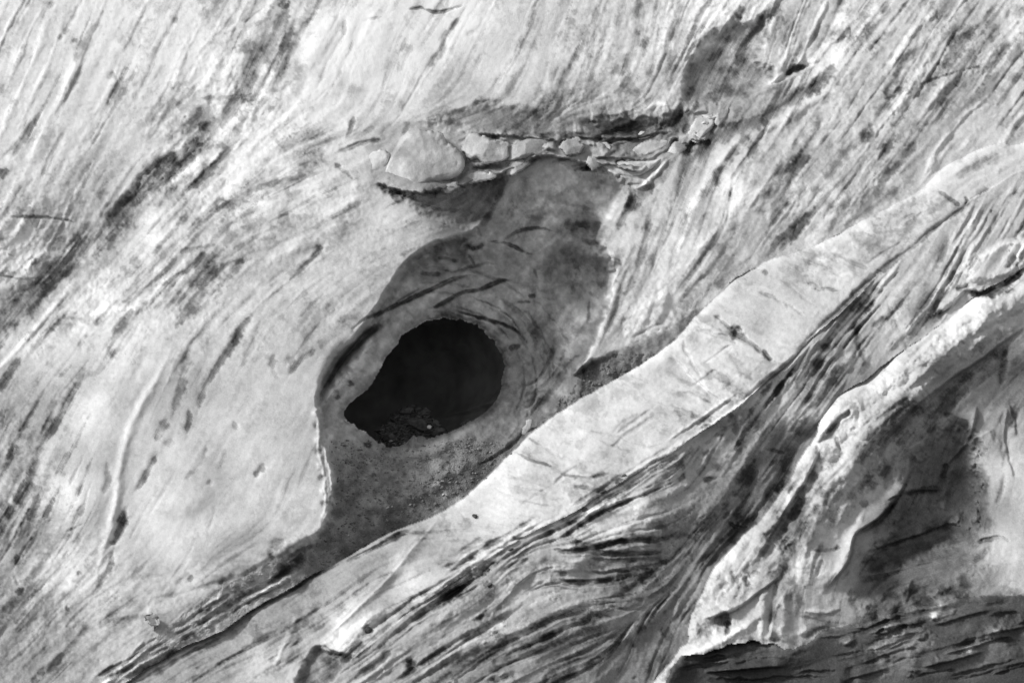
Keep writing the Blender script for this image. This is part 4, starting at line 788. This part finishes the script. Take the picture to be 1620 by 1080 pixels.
H += AMP * (2.1 * LIC_W * np.clip(.7 + .5 * BL2, .15, 1.6) + .2 * LIC_L + .9 * LIC_M) + A2 * (.9 * LIC_M + .25 * LIC_S + .7 * BL + 2.0 * BL2) + AMP * (.4 * BL - 1.6 * FLECK - 2.2 * STK * WG) + 3 * F120 + AMP * .55 * GR
gritm = ((REG == 0) & (rec_sdf > 0))
H += np.where(gritm, .5 * F8n + .8 * BL, 0) + np.where(gritm & (PY > 560) & (PX > 820), .6 * F8n + 1.2 * BL, 0)
D += np.where(gritm, .16 * F8n + .14 * BL, 0)
D = np.clip(D, -.12, 4.5)

# ------------------------------------------------------------------ heightfield -> world
SLOPE = 0.62
def to_world(px, py, h):
    """design position and relief -> metres; the face leans back from the valley"""
    yb = (540 - py) * SLOPE * S
    k = 1 + yb / DIST
    return (px - 810) * S * k, yb - h * S, (540 - py) * S * k

def set_attr(me, dirt):
    a = me.attributes.new('dirt', 'FLOAT', 'POINT')
    a.data.foreach_set('value', np.ascontiguousarray(dirt, np.float32).ravel())

def mesh_from(name, co, faces, mat, dirt=None, parent=None, smooth_on=True):
    me = bpy.data.meshes.new(name)
    co = np.ascontiguousarray(co, np.float32); faces = np.ascontiguousarray(faces, np.int32)
    me.vertices.add(len(co)); me.vertices.foreach_set('co', co.ravel())
    nf, k = faces.shape
    me.loops.add(nf * k); me.loops.foreach_set('vertex_index', faces.ravel())
    me.polygons.add(nf); me.polygons.foreach_set('loop_start', np.arange(0, nf * k, k, dtype=np.int32))
    me.polygons.foreach_set('loop_total', np.full(nf, k, np.int32))
    if smooth_on: me.polygons.foreach_set('use_smooth', np.ones(nf, bool))
    me.update(calc_edges=True)
    if dirt is not None: set_attr(me, dirt)
    me.materials.append(mat)
    o = bpy.data.objects.new(name, me); COL.objects.link(o)
    if parent: o.parent = parent
    return o

wx, wy, wz = to_world(PX, PY, H)
CO = np.stack([wx, wy, wz], -1).reshape(-1, 3)
idx = np.arange(NX * NY, dtype=np.int32).reshape(NY, NX)
quad = np.stack([idx[:-1, :-1], idx[1:, :-1], idx[1:, 1:], idx[:-1, 1:]], -1)
DEB = (REG == 0) & (rec_sdf > 0) & ((PY > 700 + 30 * W1) | (PX > 905) & (PY > 560) | (PX + PY * .9 > 1455) & (PY > 585))
R1 = np.where(DEB, 1, REG).astype(np.int8)
c4 = np.maximum(np.maximum(R1[:-1, :-1], R1[1:, :-1]), np.maximum(R1[1:, 1:], R1[:-1, 1:]))
hin = hol_sdf > 0
hol = hin[:-1, :-1] & hin[1:, :-1] & hin[1:, 1:] & hin[:-1, 1:]

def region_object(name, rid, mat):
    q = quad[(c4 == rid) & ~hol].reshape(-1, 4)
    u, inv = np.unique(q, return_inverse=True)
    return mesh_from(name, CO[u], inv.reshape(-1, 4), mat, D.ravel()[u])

def tag(o, label=None, cat=None, group=None, kind=None):
    if label: o['label'] = label
    if cat: o['category'] = cat
    if group: o['group'] = group
    if kind: o['kind'] = kind
    return o

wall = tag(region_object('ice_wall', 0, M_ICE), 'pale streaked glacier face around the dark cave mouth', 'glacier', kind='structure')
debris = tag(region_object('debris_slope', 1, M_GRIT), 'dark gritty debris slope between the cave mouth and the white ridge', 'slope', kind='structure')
ridge = tag(region_object('ice_ridge', 2, M_ICE), 'smooth white ice ridge running diagonally below the dark debris slope', 'ice ridge')
field = tag(region_object('dirty_ice_slope', 3, M_ICE), 'grey dirt-striped ice slope between the white ridge and the lobed buttress', 'slope', kind='structure')
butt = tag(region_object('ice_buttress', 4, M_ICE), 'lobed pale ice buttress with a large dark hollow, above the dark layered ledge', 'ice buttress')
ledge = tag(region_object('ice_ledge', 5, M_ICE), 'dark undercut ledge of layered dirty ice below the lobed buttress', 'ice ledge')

def h_at(px, py):
    i = int(round((px - X0) / ST)); j = int(round((py - Y0) / ST))
    return float(H[min(max(j, 0), NY - 1), min(max(i, 0), NX - 1)])

# ------------------------------------------------------------------ the cave behind the opening
def build_cave():
    c = curve(HOLE + [HOLE[0]], 3)[:-1]
    n = len(c); cx, cy = c[:, 0].mean(), c[:, 1].mean()
    rings = [(0, 1.03, 0, 0), (14, 1.05, 0, 0), (40, 1.12, -4, 4), (90, 1.25, -14, 10), (170, 1.38, -40, 25), (270, 1.4, -85, 45), (380, 1.3, -140, 60), (470, 1.0, -190, 70), (520, .5, -215, 75), (535, .05, -220, 76)]
    co = []; rn = np.random.RandomState(5)
    for k, (dep, sc, ox, oy) in enumerate(rings):
        jit = rn.normal(0, 1, n); jit = (jit + np.roll(jit, 1) + np.roll(jit, 2)) / 1.7
        for i in range(n):
            r = sc * (1 + (.035 * jit[i] if k > 1 else 0))
            x = cx + (c[i, 0] - cx) * r + ox; y = cy + (c[i, 1] - cy) * r + oy
            hh = h_at(cx + (c[i, 0] - cx) * 1.04, cy + (c[i, 1] - cy) * 1.04) - 4 if k == 0 else h_at(cx + (c[i, 0] - cx) * 1.04, cy + (c[i, 1] - cy) * 1.04) * max(0, 1 - dep / 150) - 110 * min(1, dep / 150) - dep
            co.append(to_world(x, y, hh))
    f = []
    for k in range(len(rings) - 1):
        for i in range(n):
            a = k * n + i; b = k * n + (i + 1) % n
            f.append((a, b, b + n, a + n))
    return mesh_from('cave_lining', np.array(co), np.array(f), M_CAVE, parent=wall)
build_cave()

# ------------------------------------------------------------------ loose ice blocks, rocks, gravel
def lump(name, pts, thick, base=None, dirt=.2, mat=M_BLOCK, seed=1, rise=30, tilt=(0, 0), dpaint=None, n=4, facets=7):
    """a closed block with the given outline: domed faceted front, shallow back"""
    c = curve(list(pts) + [pts[0]], n)
    x0, y0 = c.min(0) - 3; x1, y1 = c.max(0) + 3
    st = 1.5
    X, Y = np.meshgrid(np.arange(x0, x1, st, dtype=np.float32), np.arange(y0, y1, st, dtype=np.float32))
    wv = 4.5 * fbm(X, Y, 12, 3, seed)
    x = X + wv; y = Y - wv
    best = np.full(X.shape, 1e9); ins = np.zeros(X.shape, bool)
    for i in range(len(c) - 1):
        ax, ay = c[i]; bx_, by_ = c[i + 1]; dx, dy = bx_ - ax, by_ - ay
        l2 = dx * dx + dy * dy + 1e-9
        t = np.clip(((x - ax) * dx + (y - ay) * dy) / l2, 0, 1)
        best = np.minimum(best, (x - ax - t * dx) ** 2 + (y - ay - t * dy) ** 2)
        if abs(dy) > 1e-9: ins ^= ((ay > y) != (by_ > y)) & (x < dx * (y - ay) / dy + ax)
    sd_ = np.where(ins, np.sqrt(best), 0)
    R = min(rise, max(sd_.max(), 1))
    q = np.clip(sd_ / R, 0, 1)
    cxm, cym = c[:, 0].mean(), c[:, 1].mean()
    front = thick * np.sqrt(1 - (1 - q) ** 2) + (.22 * thick * fbm(X, Y, 40, 3, seed + 3) + 1.0 * fbm(X, Y, 9, 3, seed + 5)) * np.minimum(1, q * 2) \
        + (tilt[0] * (X - cxm) + tilt[1] * (Y - cym)) * np.minimum(1, q * 3)
    rs = np.random.RandomState(seed)
    sz = max(c[:, 0].max() - c[:, 0].min(), c[:, 1].max() - c[:, 1].min())
    for k in range(facets):
        a_ = rs.uniform(0, 6.28); g_ = rs.uniform(.25, .8) * thick / sz * 2
        pl = thick * rs.uniform(.72, 1.0) - g_ * ((X - cxm) * math.cos(a_) + (Y - cym) * math.sin(a_)) + .8 * fbm(X, Y, 7, 2, seed + 30 + k)
        front = np.minimum(front, pl)
    front = np.maximum(front, .12 * thick * np.minimum(1, q * 3))
    back = -.5 * thick * np.sqrt(1 - (1 - q) ** 2)
    h0 = h_at(cxm, cym) if base is None else base
    cell = ins[:-1, :-1] | ins[1:, :-1] | ins[1:, 1:] | ins[:-1, 1:]
    ny, nx = X.shape
    id_ = np.arange(nx * ny).reshape(ny, nx)
    qf = np.stack([id_[:-1, :-1], id_[1:, :-1], id_[1:, 1:], id_[:-1, 1:]], -1)[cell]
    qb = qf[:, ::-1] + nx * ny
    dd = dirt + .45 * fbm(X, Y, 22, 4, seed + 9) * 2 + .12 * fbm(X, Y, 6, 2, seed + 12)
    if dpaint is not None: dd = dd + dpaint(X, Y)
    A = np.stack(to_world(X, Y, h0 + front), -1).reshape(-1, 3); B = np.stack(to_world(X, Y, h0 + back), -1).reshape(-1, 3)
    co = np.vstack([A, B]); fa = np.vstack([qf, qb]); dv = np.concatenate([dd.ravel(), dd.ravel()])
    # weld the rim: rim vertices outside the outline coincide front/back
    rim = ~ins.ravel()
    remap = np.arange(2 * nx * ny); remap[nx * ny:][rim] = np.arange(nx * ny)[rim]
    fa = remap[fa]
    u, inv = np.unique(fa, return_inverse=True)
    return mesh_from(name, co[u], inv.reshape(-1, 4), mat, np.clip(dv[u], -.1, 4))

def rock(name, px, py, w, hgt, seed, mat, lift=0, deep=None, ang=0, npt=18, rough=False):
    """an angular boulder: hull of scattered points, in metres"""
    rn = random.Random(seed)
    bm = bmesh.new()
    a = math.radians(ang)
    for k in range(npt):
        v = Vector((rn.gauss(0, 1), rn.gauss(0, 1), rn.gauss(0, 1))).normalized() * rn.uniform(.8, 1)
        x, z = v.x * w * .5 * S, v.z * hgt * .5 * S
        bm.verts.new((x * math.cos(a) - z * math.sin(a), v.y * (deep or (w + hgt) * .5) * .5 * S, x * math.sin(a) + z * math.cos(a)))
    r = bmesh.ops.convex_hull(bm, input=bm.verts)
    for g in [g for g in r['geom_interior'] if isinstance(g, bmesh.types.BMVert)]: bm.verts.remove(g)
    if rough:
        bmesh.ops.triangulate(bm, faces=list(bm.faces))
        bmesh.ops.subdivide_edges(bm, edges=list(bm.edges), cuts=2, use_grid_fill=True)
        for v in bm.verts: v.co += Vector((rn.gauss(0, 1), rn.gauss(0, 1), rn.gauss(0, 1))) * .045 * w * S
    else: bmesh.ops.bevel(bm, geom=list(bm.edges), offset=.05 * min(w, hgt) * S, segments=1, affect='EDGES')
    me = bpy.data.meshes.new(name); bm.to_mesh(me); bm.free()
    me.materials.append(mat)
    o = bpy.data.objects.new(name, me); COL.objects.link(o)
    o.location = to_world(px, py, h_at(px, py) + lift)
    return o

blk = 'loose ice blocks on the shelf above the alcove'
tag(lump('ice_block', [(596, 294), (612, 262), (627, 232), (645, 210), (682, 206), (708, 222), (733, 250), (730, 272), (712, 286), (668, 294), (630, 299)], 30, base=h_at(660, 200) + 8, dirt=.8, seed=9, rise=34, tilt=(-.22, -.05), facets=4),
    'largest rounded pale ice block at the end of the shelf', 'ice block', blk)
tag(lump('ice_block', [(728, 238), (740, 214), (758, 212), (780, 222), (800, 226), (806, 240), (800, 252), (778, 258), (748, 252)], 20, base=h_at(770, 205) + 2, dirt=.7, seed=13, rise=16), 'bright ragged ice block wedged beside the largest rounded block', 'ice block', blk)
tag(lump('ice_block', [(790, 238), (815, 226), (845, 219), (870, 220), (886, 228), (880, 240), (850, 246), (815, 254), (795, 252)], 22, base=h_at(840, 205), dirt=1.1, seed=23, rise=14), 'long grey ice block with a blunt end on the shelf', 'ice block', blk)
tag(lump('ice_block', [(730, 284), (745, 274), (775, 272), (785, 279), (770, 286), (740, 290)], 12, base=h_at(757, 262) + 2, dirt=.7, seed=33, rise=8), 'thin pale ice slab tucked below the ragged block', 'ice block', blk)
tag(lump('ice_block', [(560, 285), (565, 255), (585, 243), (612, 240), (615, 255), (600, 285), (585, 295)], 14, base=h_at(585, 230), dirt=.6, seed=43, rise=16), 'grey angular ice block leaning against the largest rounded block', 'ice block', blk)
tag(lump('ice_block', [(942, 246), (946, 230), (958, 228), (966, 238), (960, 248)], 12, base=h_at(955, 222), dirt=.35, seed=53, rise=6), 'small bright square ice block in the dark shelf hollow', 'ice block', blk)
tag(lump('ice_block', [(990, 248), (1010, 230), (1030, 222), (1060, 222), (1050, 236), (1025, 246)], 14, base=h_at(1020, 212), dirt=.8, seed=63, rise=9), 'flat pale ice slab above the bright wedge on the shelf', 'ice block', blk)
tag(lump('ice_block', [(955, 262), (985, 254), (1030, 252), (1050, 248), (1030, 268), (1000, 280), (975, 276)], 16, base=h_at(1000, 240) + 4, dirt=.4, seed=73, rise=10), 'bright white ice wedge low on the shelf', 'ice block', blk)
tag(lump('ice_block', [(1090, 212), (1100, 190), (1125, 184), (1130, 196), (1112, 216), (1100, 226)], 12, base=h_at(1110, 190) + 3, dirt=.6, seed=83, rise=9), 'pale pitted ice block at the far tip of the shelf', 'ice block', blk)
for pts, th, dy, di, sd_, lab in [
    ([(884, 236), (892, 222), (912, 218), (926, 228), (918, 242), (898, 246)], 14, 214, .7, 201, 'grey chipped ice block at the blunt end of the long block'),
    ([(925, 258), (930, 246), (948, 250), (952, 262), (938, 268)], 10, 240, .8, 202, 'small grey ice block beside the bright wedge'),
    ([(1000, 216), (1015, 206), (1036, 208), (1030, 218), (1012, 222)], 9, 202, .9, 203, 'dull grey ice chip above the flat slab on the shelf'),
    ([(1058, 240), (1066, 226), (1082, 222), (1086, 234), (1074, 246)], 11, 215, .6, 204, 'pale ice chip beside the black pocket at the shelf tip'),
    ([(1128, 196), (1136, 178), (1152, 172), (1150, 186), (1138, 200)], 9, 180, .6, 205, 'small pale ice chip above the pitted block'),
    ([(690, 300), (700, 288), (722, 286), (728, 296), (712, 306)], 10, 275, .8, 206, 'grey ice chip under the flank of the largest block'),
    ([(800, 270), (806, 256), (830, 250), (842, 256), (830, 266), (812, 276)], 11, 245, .6, 207, 'grey wedge of ice below the long block')]:
    tag(lump('ice_block', pts, th, base=h_at(pts[0][0] + 10, dy), dirt=di + .25, seed=sd_, rise=6, n=1), lab, 'ice block', blk)
tag(rock('ice_pinnacle', 240, 985, 40, 30, 97, M_KNOB, lift=2, deep=36, ang=20, npt=14, rough=True), 'small knobbly grey ice pinnacle at the foot of the white dome', 'ice pinnacle')
tag(lump('ice_lump', [(820, 694), (823, 682), (830, 676), (833, 666), (841, 665), (838, 678), (833, 690), (826, 697)], 8, dirt=.75, seed=103, rise=4, n=1), 'small white ice lump where debris meets the white ridge', 'ice lump')
tag(lump('ice_shard', [(655, 706), (658, 694), (664, 690), (672, 696), (668, 704)], 8, dirt=1.4, seed=113, rise=5), 'small grey ice shard on the lower rim of the cave mouth', 'ice shard')

# boulders and rubble heaped on the cave floor
cb = 'boulders inside the cave'
for k, (x, y, w, hg, dep, lab) in enumerate([
    (662, 672, 46, 26, -52, 'largest dark boulder in the cave heap'), (615, 692, 32, 22, -40, 'dark blocky boulder at the low side of the cave heap'), (640, 650, 30, 18, -80, 'dark boulder on top of the cave heap'),
    (692, 684, 30, 18, -45, 'dark flat boulder beside the bright stone in the cave'), (738, 670, 34, 16, -62, 'low dark boulder alone on the cave floor')]):
    o = rock('boulder', x, y, w, hg, 40 + k, M_HEAP, ang=-15 + 9 * k, npt=16)
    o.location = to_world(x, y, -110 + dep)
    tag(o, lab, 'boulder', cb)
def rubble():
    rn = random.Random(4); bm = bmesh.new()
    for k in range(420):
        t = min(1, abs(rn.gauss(0, .45))); x = 652 + rn.choice((-1, 1)) * t * 70 + rn.uniform(-6, 6); top = 636 + 60 * t
        y = rn.uniform(top, 716); r = rn.choice((2.5, 3.5, 5, 7)) * rn.uniform(.7, 1.3)
        ctr = Vector(to_world(x, y, -110 - 40 - (712 - y) * .75))
        vs = [bm.verts.new(ctr + Vector((rn.uniform(-1, 1) * 1.2, rn.uniform(-1, 1), rn.uniform(-1, 1) * .7)) * r * S) for _ in range(8)]
        res = bmesh.ops.convex_hull(bm, input=vs)
        for g in set(res['geom_interior'] + res['geom_unused']):
            if isinstance(g, bmesh.types.BMVert) and g.is_valid: bm.verts.remove(g)
    me = bpy.data.meshes.new('rubble'); bm.to_mesh(me); bm.free(); me.materials.append(M_HEAP)
    o = bpy.data.objects.new('rubble', me); COL.objects.link(o)
    tag(o, 'dim heap of broken rubble on the cave floor', 'rubble', kind='stuff')
rubble()
o = rock('stone', 678, 676, 9, 8, 61, M_PALE); o.location = to_world(678, 676, -110 - 22); tag(o, 'small bright stone on the boulder heap inside the cave', 'stone')

# stones lying on the ridge
sg = 'dark flat stones along the lower edge of the white ridge'
tag(rock('stone', 751, 816, 12, 9, 71, M_ROCK, lift=1), 'lone dark stone on the open white ice of the ridge', 'stone')
tag(rock('stone', 582, 996, 17, 17, 72, M_ROCK, lift=0), 'dark stone melted into a pit at the low end of the ridge', 'stone')
for k, (x, y, w, hg, lab) in enumerate([(987, 752, 16, 6, None), (953, 777, 14, 6, None), (925, 805, 13, 6, None), (808, 868, 12, 5, None), (773, 901, 10, 5, None), (774, 925, 14, 8, None)]):
    tag(rock('stone', x, y, w, hg, 80 + k, M_ROCK, lift=.5, ang=28), 'small dark flat stone lying along the lower edge of the white ridge', 'stone', sg)

# stones picked out of the debris slope
rn = random.Random(9)
dg = 'small stones scattered over the dark debris slope'
for k in range(34):
    t = rn.random(); x = 540 + 290 * t + rn.gauss(0, 12); y = 845 - 150 * t + rn.gauss(0, 14)
    w = rn.uniform(4, 9); mt = rn.choice((M_ROCK2, M_ROCK2, M_PALE))
    if R1[int((y - Y0) / ST), int((x - X0) / ST)] != 1: continue
    tag(rock('stone', x, y, w, w * rn.uniform(.5, .8), 900 + k, mt, lift=1, ang=rn.uniform(-20, 50), npt=10), 'small pale stone on the dark debris slope' if mt is M_PALE else 'small grey stone on the dark debris slope', 'stone', dg)

# gravel: too much to count
def gravel():
    rn = np.random.RandomState(3); vs = []; fs = []
    base = np.array([(1, 0, 0), (-1, 0, 0), (0, 1, 0), (0, -1, 0), (0, 0, 1), (0, 0, -1)], float)
    tri = np.array([(0, 2, 4), (2, 1, 4), (1, 3, 4), (3, 0, 4), (2, 0, 5), (1, 2, 5), (3, 1, 5), (0, 3, 5)])
    jj, ii = np.where((R1 == 1) & (PX > 480)); n = 0
    for k in rn.choice(len(jj), 2200, replace=False):
        x, y = PX[jj[k], ii[k]] + rn.uniform(-.8, .8), PY[jj[k], ii[k]] + rn.uniform(-.8, .8)
        r = min(4, .7 + rn.exponential(.7)) * S
        v = base * (r * rn.uniform(.6, 1.2, (6, 1))) * [1.2, 1, .75] + rn.normal(0, .12 * r, (6, 3)) + to_world(x, y, H[jj[k], ii[k]] - .1)
        vs.append(v); fs.append(tri + 6 * n); n += 1
    o = mesh_from('gravel', np.vstack(vs), np.vstack(fs), M_GRAVEL, smooth_on=False)
    tag(o, 'loose grey gravel strewn over the debris slope', 'gravel', kind='stuff')
gravel()
